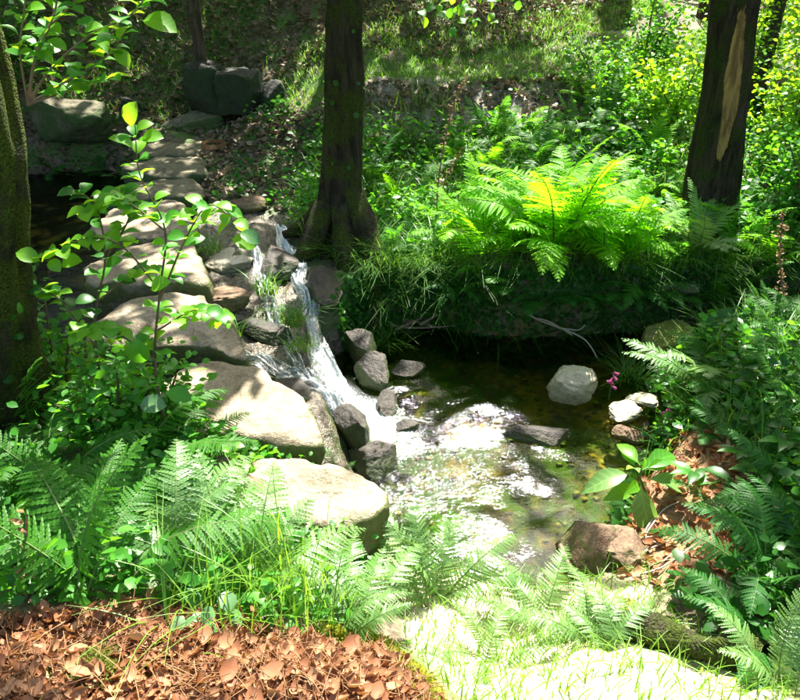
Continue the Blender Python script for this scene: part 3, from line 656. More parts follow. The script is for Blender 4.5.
# background trunks beyond the path and to the sides
for k, (x, y, r) in enumerate([(6.5, 10.5, .14), (7.6, 13, .2), (5.6, 16, .2), (-3.6, 11, .15), (-6, 10, .2), (-7, 5.8, .18), (5.2, 7.2, .12)]):
    p = np.array([x, y, g1(x, y) - .1])
    tree('woodland_tree', [p, p + (0, 0, .8), p + (.1, 0, 2.2), p + (.2, .1, 4.2), p + (.2, .3, 7)], [r * 1.2, r, r * .9, r * .75, r * .3], 'bark_thin', 'woodland tree trunk standing in the undergrowth around the glade', 'woodland trees around the glade', sides=20, amp=.06, seed=40 + k)
# wooden post
p = aty(201, 62, 8.3); p[2] = 1.3
V, F = tube([p + (0, 0, -.4), p + (0, 0, 0), p + (.0, 0, .5), p + (.02, 0, .95)], [.07, .07, .065, .06], 12)
V = V + .012 * np.stack([fbm(V * np.array([8, 8, 2]) + s, 3, s) for s in (1, 2, 3)], -1)
tag(obj('wooden_post', mesh('wooden_post', V - p, F, M['bark_thin']), None, p), 'dark weathered post standing on the old stone wall', 'post')

# crowns: unseen leaves above the frame, spread for shade, gaps cut for sun patches
LIT = [  # where: z = photo pixel on a level, g = on the ground, y = at a distance; radii in metres, share of leaves kept
 ('z', 530, 640, .4, .55, .65, 0), ('z', 620, 690, .5, .45, .4, 0), ('z', 430, 600, .35, .4, .35, .0), ('z', 300, 680, 1.0, .5, .3, .0), ('z', 170, 670, 1.0, .4, .28, .12), ('z', 400, 660, .9, .3, .3, 0),
 ('z', 430, 440, 0, .55, .5, .0), ('z', 560, 400, 0, .6, .4, .1), ('z', 380, 400, .1, .3, .45, .0), ('z', 620, 430, .1, .4, .4, .03), ('z', 450, 520, 0, .4, .3, .08),
 ('z', 325, 490, .6, .38, .3, 0), ('z', 250, 395, .6, .4, .3, .1), ('z', 180, 310, .6, .4, .28, .22), ('z', 160, 262, .6, .4, .25, .18), ('z', 150, 218, .6, .4, .22, .2), ('z', 260, 320, .35, .45, .6, .15), ('z', 245, 210, .55, .3, .25, .2),
 ('y', 560, 225, 5.05, .75, .5, 0), ('y', 510, 235, 5.0, .45, .45, 0), ('y', 620, 255, 4.95, .4, .4, .0), ('y', 460, 235, 4.9, .35, .35, .1), ('y', 560, 290, 4.75, .6, .2, .1), ('y', 610, 200, 5.4, .4, .4, .1),
 ('y', 240, 540, 1.75, .42, .35, .0), ('y', 420, 560, 1.9, .3, .35, .0), ('y', 330, 580, 1.6, .4, .35, .0), ('y', 80, 520, 1.8, .3, .25, .5), ('y', 60, 620, 1.4, .35, .2, .35),
 ('y', 640, 490, 2.6, .4, .35, .0), ('g', 650, 560, .35, .35, .05), ('y', 700, 375, 3.6, .4, .35, .05), ('g', 740, 350, .6, .4, .12), ('g', 760, 410, .5, .35, .3), ('g', 720, 300, .5, .4, .15), ('g', 780, 250, .5, .5, .15), ('g', 650, 300, .3, .3, .2), ('g', 700, 450, .3, .3, .25), ('g', 770, 500, .3, .25, .45),
 ('g', 565, 30, .45, .9, .0), ('g', 600, 62, .5, .3, .05), ('g', 690, 25, .8, 1.2, .05), ('g', 640, 10, .6, 1.0, .1), ('g', 480, 20, .4, .5, .45),
 ('y', 690, 230, 5.15, .4, .4, .05), ('g', 760, 180, .8, .9, .2), ('y', 760, 80, 7.5, 1.1, 1.3, .1), ('g', 660, 120, .6, .7, .25), ('g', 780, 290, .5, .5, .2), ('y', 740, 30, 9.5, 1.6, 1.5, .15),
 ('y', 140, 250, 2.3, .5, .45, .05), ('y', 220, 225, 2.25, .35, .35, .0), ('y', 140, 150, 2.25, .3, .3, .0), ('y', 130, 30, 2.32, .35, .3, .0), ('y', 60, 260, 2.35, .35, .35, .08), ('y', 60, 60, 2.4, .35, .35, .15), ('y', 770, 660, 1.3, .2, .2, .0), ('y', 150, 380, 2.25, .4, .3, .2),
 ('g', 430, 210, .5, .4, .25), ('g', 560, 140, .7, .6, .35), ('g', 640, 200, .5, .5, .25), ('g', 400, 270, .4, .3, .3), ('z', 425, 315, .15, .4, .25, .15), ('g', 520, 180, .5, .4, .5)]
LITW = []
for m_, px, py, *q in LIT:
    if m_ == 'g': p = gpx(px, py); q = [None] + q
    else: p = at(px, py, q[0]) if m_ == 'z' else aty(px, py, q[0])
    LITW.append((p[0], p[1], p[2] + (.08 if m_ == 'g' else 0), *q[1:]))
n = 84000
Qx = rng.uniform(-8.5, 9.5, n); Qy = rng.uniform(-.5, 20, n); h = rng.uniform(3.6, 8.2, n)
P = np.stack([Qx, Qy, np.full(n, .6)], -1) + S[None] * ((h - .6) / S[2])[:, None]
dens = sstep(-.75, -.1, fbm(np.stack([Qx * .9, Qy * .9, h * .4], -1), 3, 71)) * np.where(Qy > 9.5, .75, 1)
keep = rng.random(n) < dens
pk = np.ones(n)
for x0, y0, z0, rx, ry, kp in LITW:
    tt = (P[:, 2] - z0) / S[2]; gx, gy = P[:, 0] - S[0] * tt, P[:, 1] - S[1] * tt
    e = np.hypot((gx - x0) / rx, (gy - y0) / ry) / 1.22 + .22 * fbm(np.stack([gx * 4, gy * 4, 0 * gx], -1), 2, 77)
    pk = np.minimum(pk, kp + (1 - kp) * sstep(.85, 1.15, e))
keep &= rng.random(n) < pk
P = P[keep]
tops = np.array([t['top'] for t in TREES]); own = np.argmin(np.hypot(P[:, None, 0] - tops[None, :, 0], P[:, None, 1] - tops[None, :, 1]) + .15 * rng.random((len(P), len(tops))), axis=1)
for i, t in enumerate(TREES):
    Q = P[own == i]
    if len(Q) < 5: continue
    o = t['o']; k = min(9, 2 + len(Q) // 900)
    C = Q[rng.choice(len(Q), k, replace=False)]
    top = t['top']; low = np.array(t['pts'][-3])
    for c in C:
        f = rng.uniform(.15, .95); s0 = low + (top - low) * f if c[2] > low[2] else low
        s0 = s0.copy(); s0[2] = min(s0[2], c[2] - .1) if c[2] > 3.4 else s0[2]
        mid = (s0 + c) / 2 + rng.normal(0, .15, 3) + (0, 0, .15)
        L = smooth_line([s0, mid, c], 6); ln = np.linalg.norm(c - s0)
        V, F = tube(L, np.linspace(.02 + .012 * ln, .008, len(L)), 7)
        obj('limb', mesh('limb', V - o, F, M[t['mat']]), t['t'])
    V, F, r = cloud(T_QUAD, Q, rdir(len(Q), -.8, .5), rdir(len(Q), .1, 1), rng.uniform(.16, .32, len(Q)))
    tag(obj('crown', mesh('crown', V - o, F, M['shade_canopy'], False, dict(rnd=r)), t['t']), kind='stuff')

# ------------------------------------------------------------------ ferns
def frond_mesh(name, mat, L, Wd, pairs, lobes, a0, a1, seed, stalk=.14, tri=.45):
    r = np.random.default_rng(seed); ns = 60
    s = np.linspace(0, 1, ns); th = a0 + (a1 - a0) * s ** 1.25; ds = L / (ns - 1)
    yy = np.r_[0, np.cumsum(np.cos(th[:-1]) * ds)]; zz = np.r_[0, np.cumsum(np.sin(th[:-1]) * ds)]
    xx = .04 * L * np.sin(s * 2.5 + seed) * s
    def pos(t): return np.array([np.interp(t, s, xx), np.interp(t, s, yy), np.interp(t, s, zz)])
    LV, LF, LM = [], [], []; o = 0
    pts = np.array([pos(t) for t in np.linspace(0, 1, 12)]); V, F = tube(pts, np.linspace(.0055, .0012, 12) * (L / .7), 3)
    LV.append(V); LF.append(F); LM += [1] * len(F); o += len(V)
    for i in range(pairs):
        sp = (i + .5) / pairs; t = stalk + (1 - stalk) * sp ** .92
        base = pos(t); ang = np.interp(t, s, th); T = np.array([0, np.cos(ang), np.sin(ang)]); N = np.array([0, -np.sin(ang), np.cos(ang)])
        prof = min(1, tri + (1 - tri) * sp / .3) * (1 - sp ** 1.9) ** .9 + .03
        for sd in (-1, 1):
            ln = Wd * prof * r.uniform(.9, 1.08); ph = R(r.uniform(10, 20) + 25 * sp)
            D = np.array([sd * np.cos(ph), 0, 0]) + T * np.sin(ph) + N * r.uniform(-.22, .12); D /= np.linalg.norm(D)
            N2 = N + r.normal(0, .14, 3); E = np.cross(N2, D); E /= np.linalg.norm(E); N3 = np.cross(D, E)
            nl = max(2, int(round(lobes * (.35 + .65 * prof)))); w = .42 * (1 - stalk) * L / pairs * (1.15 if lobes > 4 else .9)
            w = min(w * 1.15, ln * .45)
            for j in range(nl):
                t0, t1 = j / nl, (j + .92) / nl; m0 = base + D * ln * t0 - N3 * ln * .18 * t0 ** 2; m1 = base + D * ln * t1 - N3 * ln * .18 * t1 ** 2
                ww = w * (1 - t0) ** .55
                for e in (-1, 1):
                    LV.append(np.array([m0, m0 + E * e * ww * .9 + D * ln / nl * .35, m1 + E * e * ww * .55 + D * ln / nl * .25 - N3 * ww * .12, m1]))
                    LF.append(np.array([[0, 1, 2, 3] if e * sd < 0 else [3, 2, 1, 0]]) + o); LM.append(0); o += 4
    return mesh(name, np.vstack(LV), np.vstack(LF), [mat, M['stem']], False, None, LM)
FR = {}
for key in ('fern', 'fern_bright', 'fern_pale', 'fern_dark'):
    FR[key] = [frond_mesh('frond_' + key, M[key], .8, .16, 26, 8, R(72), R(-15), 1), frond_mesh('frond_' + key, M[key], .8, .145, 24, 8, R(60), R(-35), 2),
               frond_mesh('frond_' + key, M[key], .8, .17, 25, 8, R(45), R(-10), 3), frond_mesh('frond_' + key, M[key], .8, .155, 22, 7, R(78), R(25), 4)]
def fern(loc, L, n, key, label, group=None, az=None, sink=.02, spread=math.pi * 2, tilt=(0, 0), name='fern', var=None, jit=.05):
    loc = np.array(loc, float); t = empty(name, (loc[0], loc[1], loc[2] - sink)); tag(t, label, 'fern', group)
    a0 = random.uniform(0, 6.28) if az is None else az
    for k in range(n):
        a = a0 + (spread * (k / n) if az is None else spread * ((k + .5) / n - .5)) + random.uniform(-.25, .25)
        o = obj('frond', random.choice(FR[key]) if var is None else FR[key][random.choice(var)], t, (random.uniform(-jit, jit), random.uniform(-jit, jit), 0), (R(random.uniform(-12, 12)), R(random.uniform(-14, 14)), a), L / .8 * random.uniform(.75, 1.1))
    return t
# azimuth: 0 grows away (+y), pi/2 grows left (-x), -pi/2 right, pi towards the camera
def fpx(px, py): return gpx(px, py)

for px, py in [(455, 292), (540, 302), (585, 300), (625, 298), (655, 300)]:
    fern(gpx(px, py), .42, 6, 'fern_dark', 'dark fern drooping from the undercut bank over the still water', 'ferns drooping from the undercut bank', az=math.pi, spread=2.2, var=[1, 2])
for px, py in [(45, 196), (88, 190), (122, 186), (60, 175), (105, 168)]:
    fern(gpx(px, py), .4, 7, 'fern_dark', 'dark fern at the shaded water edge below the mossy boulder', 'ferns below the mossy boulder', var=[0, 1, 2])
# the bright clump on the far bank, made of several crowns of fronds
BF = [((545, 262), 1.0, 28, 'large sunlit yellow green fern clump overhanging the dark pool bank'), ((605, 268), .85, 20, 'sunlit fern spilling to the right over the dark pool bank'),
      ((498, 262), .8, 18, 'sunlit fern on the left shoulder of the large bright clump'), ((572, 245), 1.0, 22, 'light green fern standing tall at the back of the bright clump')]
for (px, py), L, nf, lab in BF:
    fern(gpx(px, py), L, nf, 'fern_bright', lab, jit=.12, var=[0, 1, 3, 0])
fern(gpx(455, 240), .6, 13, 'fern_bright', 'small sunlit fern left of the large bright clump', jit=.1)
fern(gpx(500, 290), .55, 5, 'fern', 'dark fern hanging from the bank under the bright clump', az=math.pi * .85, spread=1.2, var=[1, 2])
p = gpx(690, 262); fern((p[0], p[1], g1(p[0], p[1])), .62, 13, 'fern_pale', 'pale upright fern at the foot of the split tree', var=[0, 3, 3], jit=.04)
p = gpx(705, 395); fern((p[0], p[1], g1(p[0], p[1])), .6, 11, 'fern_pale', 'pale arching fern on the bank above the mossy rock', var=[1, 2, 0])
# foreground left
def gfern(px, py, L, n, key, lab, **kw): return fern(fpx(px, py), L, n, key, lab, **kw)
gfern(90, 600, .62, 9, 'fern', 'dark green fern with long fronds beside the thick mossy trunk', var=[0, 3, 1], az=.3, spread=3.6)
gfern(15, 560, .6, 7, 'fern', 'dark fern at the foot of the thick mossy trunk', var=[0, 3, 1])
gfern(235, 610, .52, 9, 'fern_pale', 'sunlit pale fern between grass blades and stepping stones', az=.3, spread=3.2, var=[0, 1, 3])
gfern(170, 585, .5, 6, 'fern_pale', 'pale arching fern over the brown dead frond', az=-.8, spread=1.8, var=[1, 0])
gfern(430, 605, .44, 9, 'fern_pale', 'pale fern fanning below the first stepping stone', az=.2, spread=3.4, var=[0, 3, 1])
gfern(350, 645, .38, 8, 'fern_pale', 'washed out fern spreading beside the moss rim of the leaf mound', az=-.3, spread=2.6, var=[1, 2, 0])
gfern(455, 545, .3, 7, 'fern_bright', 'small bright green fern at the pool edge beside the pale ferns', var=[0, 2])
gfern(412, 535, .26, 7, 'fern_pale', 'pale fern crowding the corner of the first stepping stone', var=[0, 1], az=0, spread=3)
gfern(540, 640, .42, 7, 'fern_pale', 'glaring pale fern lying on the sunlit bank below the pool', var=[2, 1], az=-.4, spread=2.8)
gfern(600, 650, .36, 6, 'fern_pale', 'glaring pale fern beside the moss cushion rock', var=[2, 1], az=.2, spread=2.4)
gfern(490, 660, .3, 6, 'fern_pale', 'small bleached fern on the sunlit bank beside the moss rim', var=[2, 1])
gfern(150, 470, .5, 7, 'fern', 'green fern leaning over the broad brown stepping stone', az=-1.2, spread=2.4, var=[1, 2])
gfern(335, 470, .16, 6, 'fern', 'tiny fern in the gap between the two nearest stepping stones', var=[1, 2])
p = aty(772, 700, 1.28); fern((p[0], p[1], g1(p[0], p[1])), .34, 5, 'fern_pale', 'pale sunlit frond rising from the shaded right bank', var=[3, 0], az=0, spread=3)
# shaded right bank
for (px, py, L) in [(765, 590, .5), (730, 525, .28), (790, 500, .42), (745, 445, .38), (792, 405, .5), (712, 440, .28), (762, 385, .45), (728, 362, .4), (796, 345, .5), (755, 655, .36), (795, 560, .42), (765, 330, .42), (770, 470, .34), (735, 400, .36), (780, 365, .4)]:
    gfern(px, py, L, random.randint(7, 10), 'fern_dark' if py > 430 else 'fern', 'dark green fern on the shaded right bank' if py > 430 else 'mid green fern on the right bank above the pool outlet', group='ferns on the shaded right bank' if py > 430 else 'ferns above the pool outlet')
for (px, py, L) in [(30, 430, .5), (95, 440, .45), (110, 400, .4), (50, 395, .45), (60, 490, .5), (190, 450, .35), (120, 530, .4)]:
    gfern(px, py, L, 7, 'fern', 'mid green fern among the leaves left of the stepping stones', group='ferns left of the stepping stones')
# far bank and slope below the path
FARF = [(380, 180), (400, 160), (420, 200), (440, 175), (465, 165), (490, 180), (510, 160), (395, 215), (430, 225), (540, 170), (560, 155), (585, 180), (610, 165), (530, 145), (600, 140), (640, 180), (655, 160), (625, 205), (665, 210), (650, 235), (370, 240), (385, 262), (410, 250), (575, 130), (620, 120), (550, 190), (480, 145), (660, 265), (735, 250), (760, 235), (780, 260), (740, 290), (715, 300), (690, 310), (770, 310), (640, 300), (655, 190), (500, 200), (450, 145), (590, 105), (640, 105)]
for px, py in FARF:
    px += random.uniform(-8, 8); py += random.uniform(-6, 6); near = py > 225
    if near: where = 'grassy bank between the mossy tree and the bright clump' if px < 450 else 'bank between the bright clump and the split tree' if px < 700 else 'bank below the leaning slender tree'
    else: where = 'thicket between the mossy tree and the dead stems' if px < 470 else 'thicket just behind the large bright clump' if px < 560 else 'thicket around the low green bush' if px < 622 else 'thicket against the split tree'
    gfern(px, py, random.uniform(.38, .62), random.randint(7, 9), random.choice(['fern', 'fern', 'fern', 'fern_bright']), 'arching green fern on the ' + where if near else 'shaded fern in the ' + where, group='ferns, ' + where)

# ------------------------------------------------------------------ ground cover (uncountable)
def zone_free(x, y):
    return (sdist(POOL, x, y) > .04) & (sdist(SILL, x, y) > .02) & (sdist(UP, x, y) > .05) & (pdist(PATH, x, y) > .42)
STP = [[at(x, y, zt)[:2] for x, y in ol] for ol, zt, *_ in STONES]
def off_stones(x, y):
    k = np.ones(len(x), bool)
    for s_ in STP: k &= sdist(s_, x, y) > .02
    return k
def cover(name, label, cat_, box, n, size, height, mat, tmpl=T_OVAL, dens=None, flat=.3, seed=0, extra=None):
    x = rng.uniform(box[0], box[1], n); y = rng.uniform(box[2], box[3], n); k = zone_free(x, y) & off_stones(x, y)
    if dens is not None: k &= rng.random(n) < sstep(dens[0], dens[1], fbm(xy3(x, y) * dens[2], 3, seed))
    if extra is not None: k &= extra(x, y)
    x, y = x[k], y[k]; n = len(x); z = ground(x, y)
    hh = height * rng.random(n) ** 1.3 * (.4 + .6 * sstep(-.5, .6, fbm(xy3(x, y) * 2.2, 2, seed + 4)))
    D = rdir(n, -.35, .45); N = rdir(n, flat, 1)
    V, F, r = cloud(tmpl, np.stack([x, y, z + .01 + hh], -1), D, N, rng.uniform(size[0], size[1], n))
    return tag(obj(name, mesh(name, V, F, M[mat], True, dict(rnd=r)), None), label, cat_, kind='stuff')
in_ = lambda poly, m=0: (lambda x, y: sdist(poly, x, y) < m)
out_ = lambda poly, m=0: (lambda x, y: sdist(poly, x, y) > m)
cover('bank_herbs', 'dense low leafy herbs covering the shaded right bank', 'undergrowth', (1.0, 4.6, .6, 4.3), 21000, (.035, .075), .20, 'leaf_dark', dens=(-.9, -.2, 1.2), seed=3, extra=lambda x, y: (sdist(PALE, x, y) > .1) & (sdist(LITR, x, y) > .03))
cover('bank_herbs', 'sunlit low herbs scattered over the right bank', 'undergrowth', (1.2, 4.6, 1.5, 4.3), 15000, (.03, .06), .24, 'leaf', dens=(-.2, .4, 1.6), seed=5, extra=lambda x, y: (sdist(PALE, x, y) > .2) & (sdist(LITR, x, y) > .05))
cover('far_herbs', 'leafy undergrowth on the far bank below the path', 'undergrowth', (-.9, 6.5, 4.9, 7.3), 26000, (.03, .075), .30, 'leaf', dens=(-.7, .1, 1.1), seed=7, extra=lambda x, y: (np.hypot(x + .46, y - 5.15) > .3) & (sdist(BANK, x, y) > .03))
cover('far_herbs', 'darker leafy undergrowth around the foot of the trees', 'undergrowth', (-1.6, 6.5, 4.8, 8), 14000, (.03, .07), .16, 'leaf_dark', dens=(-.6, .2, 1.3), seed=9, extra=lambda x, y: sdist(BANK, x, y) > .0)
cover('near_herbs', 'dense small leaves carpeting the ground left of the stepping stones', 'undergrowth', (-3.4, -.1, 1.28, 3.0), 17000, (.02, .055), .20, 'leaf', dens=(-.9, 0, 1.5), seed=11, extra=out_(MOUND, .02))
cover('ivy_mat', 'pale ivy leaves along the edge of the leaf mound', 'ivy', (-1.6, -.4, 1.15, 1.7), 900, (.035, .07), .08, 'ivy', T_ROUND, dens=(-.1, .4, 2.5), seed=13, flat=.6)
cover('path_herbs', 'leafy plants bordering the sunny path', 'undergrowth', (1.8, 8, 7.0, 13), 16000, (.04, .09), .45, 'leaf_bright', dens=(-.2, .4, .8), seed=15, extra=lambda x, y: x > 1.5 + (y - 7) * .55)
cover('slope_litter', 'brown fallen leaves and twigs strewn over the shaded hillside', 'leaf litter', (-7, 3.2, 7.2, 12), 24000, (.04, .09), .02, 'litter', T_CURL, seed=17, flat=.4)
cover('slope_moss', 'short green plants dotting the shaded hillside', 'undergrowth', (-7, 3.4, 7.4, 12.5), 20000, (.025, .06), .06, 'leaf_dark', dens=(-.5, .4, 1.4), seed=19, flat=.4)
cover('bank_litter', 'brown leaf litter over the ground between roots and stones', 'leaf litter', (-2.6, .6, 5.2, 7.6), 5000, (.03, .07), .015, 'litter', T_CURL, seed=21, flat=.4)
def grass(name, label, pts, H, Wd, lean, mat, cat_='grass', az=None):
    n = len(pts); V, F, r = blades(pts, rng.uniform(H[0], H[1], n), rng.uniform(Wd[0], Wd[1], n), rng.uniform(lean[0], lean[1], n), 4 if az is None else 7, az)
    return tag(obj(name, mesh(name, V, F, M[mat], True, dict(rnd=r))), label, cat_, kind='stuff')
def scat(box, n, cond=None, dens=None, seed=0):
    x = rng.uniform(box[0], box[1], n); y = rng.uniform(box[2], box[3], n); k = zone_free(x, y)
    if cond is not None: k &= cond(x, y)
    if dens is not None: k &= rng.random(n) < sstep(dens[0], dens[1], fbm(xy3(x, y) * dens[2], 3, seed))
    x, y = x[k], y[k]; return np.stack([x, y, ground(x, y) - .005], -1)
grass('verge_grass', 'bright short grass along the uphill edge of the hillside path', scat((-1.2, 5.5, 7.6, 11), 30000, lambda x, y: (pdist(PATH, x, y) < .95)), (.05, .15), (.002, .004), (.2, .8), 'grass')
x = rng.uniform(-1.2, 3.0, 16000); y = rng.uniform(7.55, 9.4, 16000); k = pdist(PATH, x, y) < .5 - .25 * sstep(2.0, 3.0, x); x, y = x[k], y[k]
grass('path_grass', 'lush short grass growing over the shaded stretch of path', np.stack([x, y, ground(x, y)], -1), (.03, .10), (.002, .0045), (.3, 1.0), 'grass')
grass('slope_grass', 'thin grass on the hillside above the path', scat((-5, 4, 8.1, 12.5), 44000, None, (-.6, .3, .8), 5), (.05, .14), (.002, .004), (.2, .9), 'grass')
grass('bank_grass', 'long arching grass hanging along the far pool bank', scat((-.35, 3.4, 4.72, 5.25), 3000, lambda x, y: sdist(POOL, x, y) < .3), (.18, .42), (.0025, .0045), (.5, 1.3), 'grass')
EDGE = smooth_line([(*p_, 0) for p_ in [POOL[-1], POOL[0]] + POOL[1:9]], 12)
n = 900; i = rng.integers(18, len(EDGE), n); P_ = EDGE[i] + np.stack([rng.normal(0, .04, n), rng.uniform(.04, .26, n), np.zeros(n)], -1); P_[:, 2] = ground(P_[:, 0], P_[:, 1]) - .01
grass('hanging_grass', 'grass blades drooping over the dark edge of the far pool bank', P_, (.15, .36), (.002, .004), (.8, 1.9), 'grass', az=-math.pi / 2)
n = 11000; i = np.minimum(len(EDGE) - 1, (len(EDGE) * rng.random(n) ** 1.25).astype(int)); P_ = EDGE[i] + np.stack([rng.normal(0, .06, n), rng.uniform(.02, .2, n), np.zeros(n)], -1); P_[:, 2] = ground(P_[:, 0], P_[:, 1]) + .02 - .05 * rng.random(n); P_[:, 1] -= .03 * rng.random(n)
V, F, r = cloud(T_OVAL, P_, rdir(n, -.9, .1) + np.array([0, -.6, 0]), rdir(n, -.2, 1) + np.array([0, -.6, 0]), rng.uniform(.02, .06, n))
tag(obj('bank_leaves', mesh('bank_leaves', V, F, M['leaf_dark'], True, dict(rnd=r))), 'small dark leaves covering the steep far pool bank', 'undergrowth', kind='stuff')
grass('undergrowth_grass', 'long grass mixed into the undergrowth right of the mossy tree', scat((-.8, 4.8, 4.9, 7.3), 9000, None, (-.2, .4, 1.2), 6), (.15, .38), (.002, .004), (.3, 1.0), 'grass')
grass('right_bank_grass', 'arching grass on the right bank by the pool outlet', scat((1.3, 4, 1.6, 4.3), 9000, lambda x, y: (sdist(LITR, x, y) > .0) & (sdist(PALE, x, y) > .2), (-.4, .3, 1.4), 8), (.12, .32), (.002, .004), (.3, 1.1), 'grass')
grass('bleached_grass', 'bleached thin grass on the sunlit bank below the pool', scat((.0, 1.2, 1.0, 2.45), 2600, lambda x, y: sdist(PALE, x, y) < .1), (.03, .12), (.0015, .003), (.4, 1.2), 'grass_pale')
def tuft(base, n, H, Wd, lean, rad, mat, label, group=None):
    a = rng.uniform(0, 6.28, n); r_ = rad * np.sqrt(rng.random(n)); P = np.stack([r_ * np.cos(a), r_ * np.sin(a), np.full(n, -.02)], -1)
    V, F, r = blades(P, rng.uniform(H[0], H[1], n), rng.uniform(Wd[0], Wd[1], n), rng.uniform(lean[0], lean[1], n), 6)
    t = empty('grass_tuft', base); tag(t, label, 'grass', group); tag(obj('blades', mesh('blades', V, F, M[mat], True, dict(rnd=r)), t), kind='stuff'); return t
for px, py, z, n, H, lab in [(268, 292, .44, 70, .24, 'grass tuft growing on the ledge beside the thin rivulet'), (292, 322, .40, 80, .24, 'grass tuft drooping above the waterfall lip'), (300, 345, .36, 60, .12, 'yellow green moss and grass cushion in the waterfall lip'),
                            (345, 262, .42, 150, .34, 'long grass at the roots of the mossy tree'), (318, 235, .48, 90, .3, 'dark grass left of the mossy tree roots'), (210, 250, .5, 60, .2, 'grass sprouting between stepping stones and ledge'), (232, 330, .38, 40, .16, 'dry grass wisp at the corner of the third stepping stone'), (385, 300, .3, 140, .3, 'long grass hanging from the bank right of the mossy tree'), (640, 330, .35, 110, .32, 'arching grass over the mossy rock at the pool outlet')]:
    p = at(px, py, z); zz = g1(p[0], p[1]); tuft((p[0], p[1], max(zz, min(z, zz + .12))), n, (H * .5, H), (.002, .0045), (.5, 1.4), .08, 'grass_pale' if 'yellow' in lab else 'grass', lab)
p = gpx(265, 625); tuft(p, 95, (.18, .48), (.0013, .0028), (.1, .9), .16, 'grass_pale', 'tall bright grass blades rising from the edge of the leaf mound')
p = gpx(320, 615); tuft(p, 60, (.18, .42), (.0013, .0026), (.1, .8), .12, 'grass_pale', 'sparse tall grass right of the tallest blades, before the first stone')
p = gpx(195, 630); tuft(p, 34, (.15, .36), (.0013, .0026), (.3, 1.2), .1, 'grass_pale', 'few bent grass blades left of the tallest blades on the mound')

# ------------------------------------------------------------------ leaf mound and litter
n = 9000
x = rng.uniform(-1.25, .2, n); y = rng.uniform(.75, 1.3, n); k = sdist(MOUND, x, y) < .03; x, y = x[k], y[k]; n = len(x)
z = ground(x, y) + .03 * rng.random(n)
V, F, r = cloud(T_CURL, np.stack([x, y, z], -1), rdir(n, -.3, .5), rdir(n, .2, 1), rng.uniform(.012, .038, n))
tag(obj('leaf_litter', mesh('leaf_litter', V, F, M['dry'], True, dict(rnd=r))), 'crumbled orange brown leaves and needles on the foreground mound', 'leaf litter', kind='stuff')
n = 1500; x = rng.uniform(-1.25, .2, n); y = rng.uniform(.75, 1.3, n); k = sdist(MOUND, x, y) < .02; x, y = x[k], y[k]; n = len(x)
a = rng.uniform(0, 6.28, n); P = np.stack([x, y, ground(x, y) + .015 + .03 * rng.random(n)], -1)
Ls = []
for i in range(n):
    dd = np.array([math.cos(a[i]), math.sin(a[i]), random.uniform(-.15, .25)]) * random.uniform(.02, .06)
    Ls.append(tube(np.stack([P[i] - dd, P[i] + (0, 0, .005), P[i] + dd]), .0011, 3))
V, F = cat(Ls); tag(obj('needle_litter', mesh('needle_litter', V, F, M['straw'], True, dict(rnd=np.repeat(rng.random(n), 9)))), 'straw coloured stalks and needles scattered over the mound', 'leaf litter', kind='stuff')
LEAFM = [mesh('dry_leaf', *cloud(T_CURL, np.zeros((1, 3)), np.array([[0, 1., 0]]), np.array([[.2 * i, 0, 1.]]), 1.0)[:2], M['dry']) for i in range(3)]
for i in range(34):
    x, y = random.uniform(-1.1, .1), random.uniform(.85, 1.25)
    if sdist(MOUND, np.array([x]), np.array([y]))[0] > .0: continue
    tag(obj('dry_leaf', random.choice(LEAFM), None, (x, y, g1(x, y) + .03), (random.uniform(-.4, .4), random.uniform(-.4, .4), random.uniform(0, 6.28)), random.uniform(.03, .06)), 'curled brown leaf lying on the foreground mound', 'leaf', 'dry leaves on the foreground mound')
n = 1500; x = rng.uniform(.9, 1.8, n); y = rng.uniform(1.9, 3.2, n); k = sdist(LITR, x, y) < .06; x, y = x[k], y[k]; n = len(x)
V, F, r = cloud(T_CURL, np.stack([x, y, ground(x, y) + .02 * rng.random(n)], -1), rdir(n, -.3, .5), rdir(n, .2, 1), rng.uniform(.02, .06, n))
tag(obj('leaf_litter', mesh('leaf_litter', V, F, M['dry'], True, dict(rnd=r))), 'reddish brown litter under the broad leaved plant on the right bank', 'leaf litter', kind='stuff')
n = 6000; c_ = gpx(95, 675); x = c_[0] + rng.normal(0, .06, n); y = c_[1] + rng.normal(0, .04, n)
V, F, r = cloud(T_QUAD, np.stack([x, y, ground(x, y) + .035 * np.exp(-((x - c_[0]) ** 2 + (y - c_[1]) ** 2) / .006) * rng.uniform(.8, 1.2, n)], -1), rdir(n, .0, 1), rdir(n, -.3, 1), rng.uniform(.007, .014, n))
M['moss_green'] = leaf_mat('olive_moss', (.10, .13, .02), (.17, .18, .03), (.3, .32, .04), .3, .6, .2)
tag(obj('moss_cushion', mesh('moss_cushion', V, F, M['moss_green'], False, dict(rnd=r))), 'olive moss cushion growing among the dry leaves of the mound', 'moss', kind='stuff')
# moss rim
MR = smooth_line([gpx(*q_) for q_ in [(330, 640), (362, 646), (388, 655), (408, 668), (422, 683), (432, 700), (438, 720)]], 10)
n = 11000; i = rng.integers(0, len(MR), n); x = MR[i, 0] + rng.normal(0, .022, n); y = MR[i, 1] + rng.normal(0, .022, n)
V, F, r = cloud(T_QUAD, np.stack([x, y, ground(x, y) + .025 * rng.random(n)], -1), rdir(n, .0, 1), rdir(n, -.3, 1), rng.uniform(.008, .018, n))
M['moss'] = leaf_mat('yellow_moss', (.22, .24, .02), (.32, .30, .03), (.5, .5, .05), .3, .6, .2)
tag(obj('moss_rim', mesh('moss_rim', V, F, M['moss'], False, dict(rnd=r))), 'yellow green moss rim curving round the leaf mound', 'moss', kind='stuff')

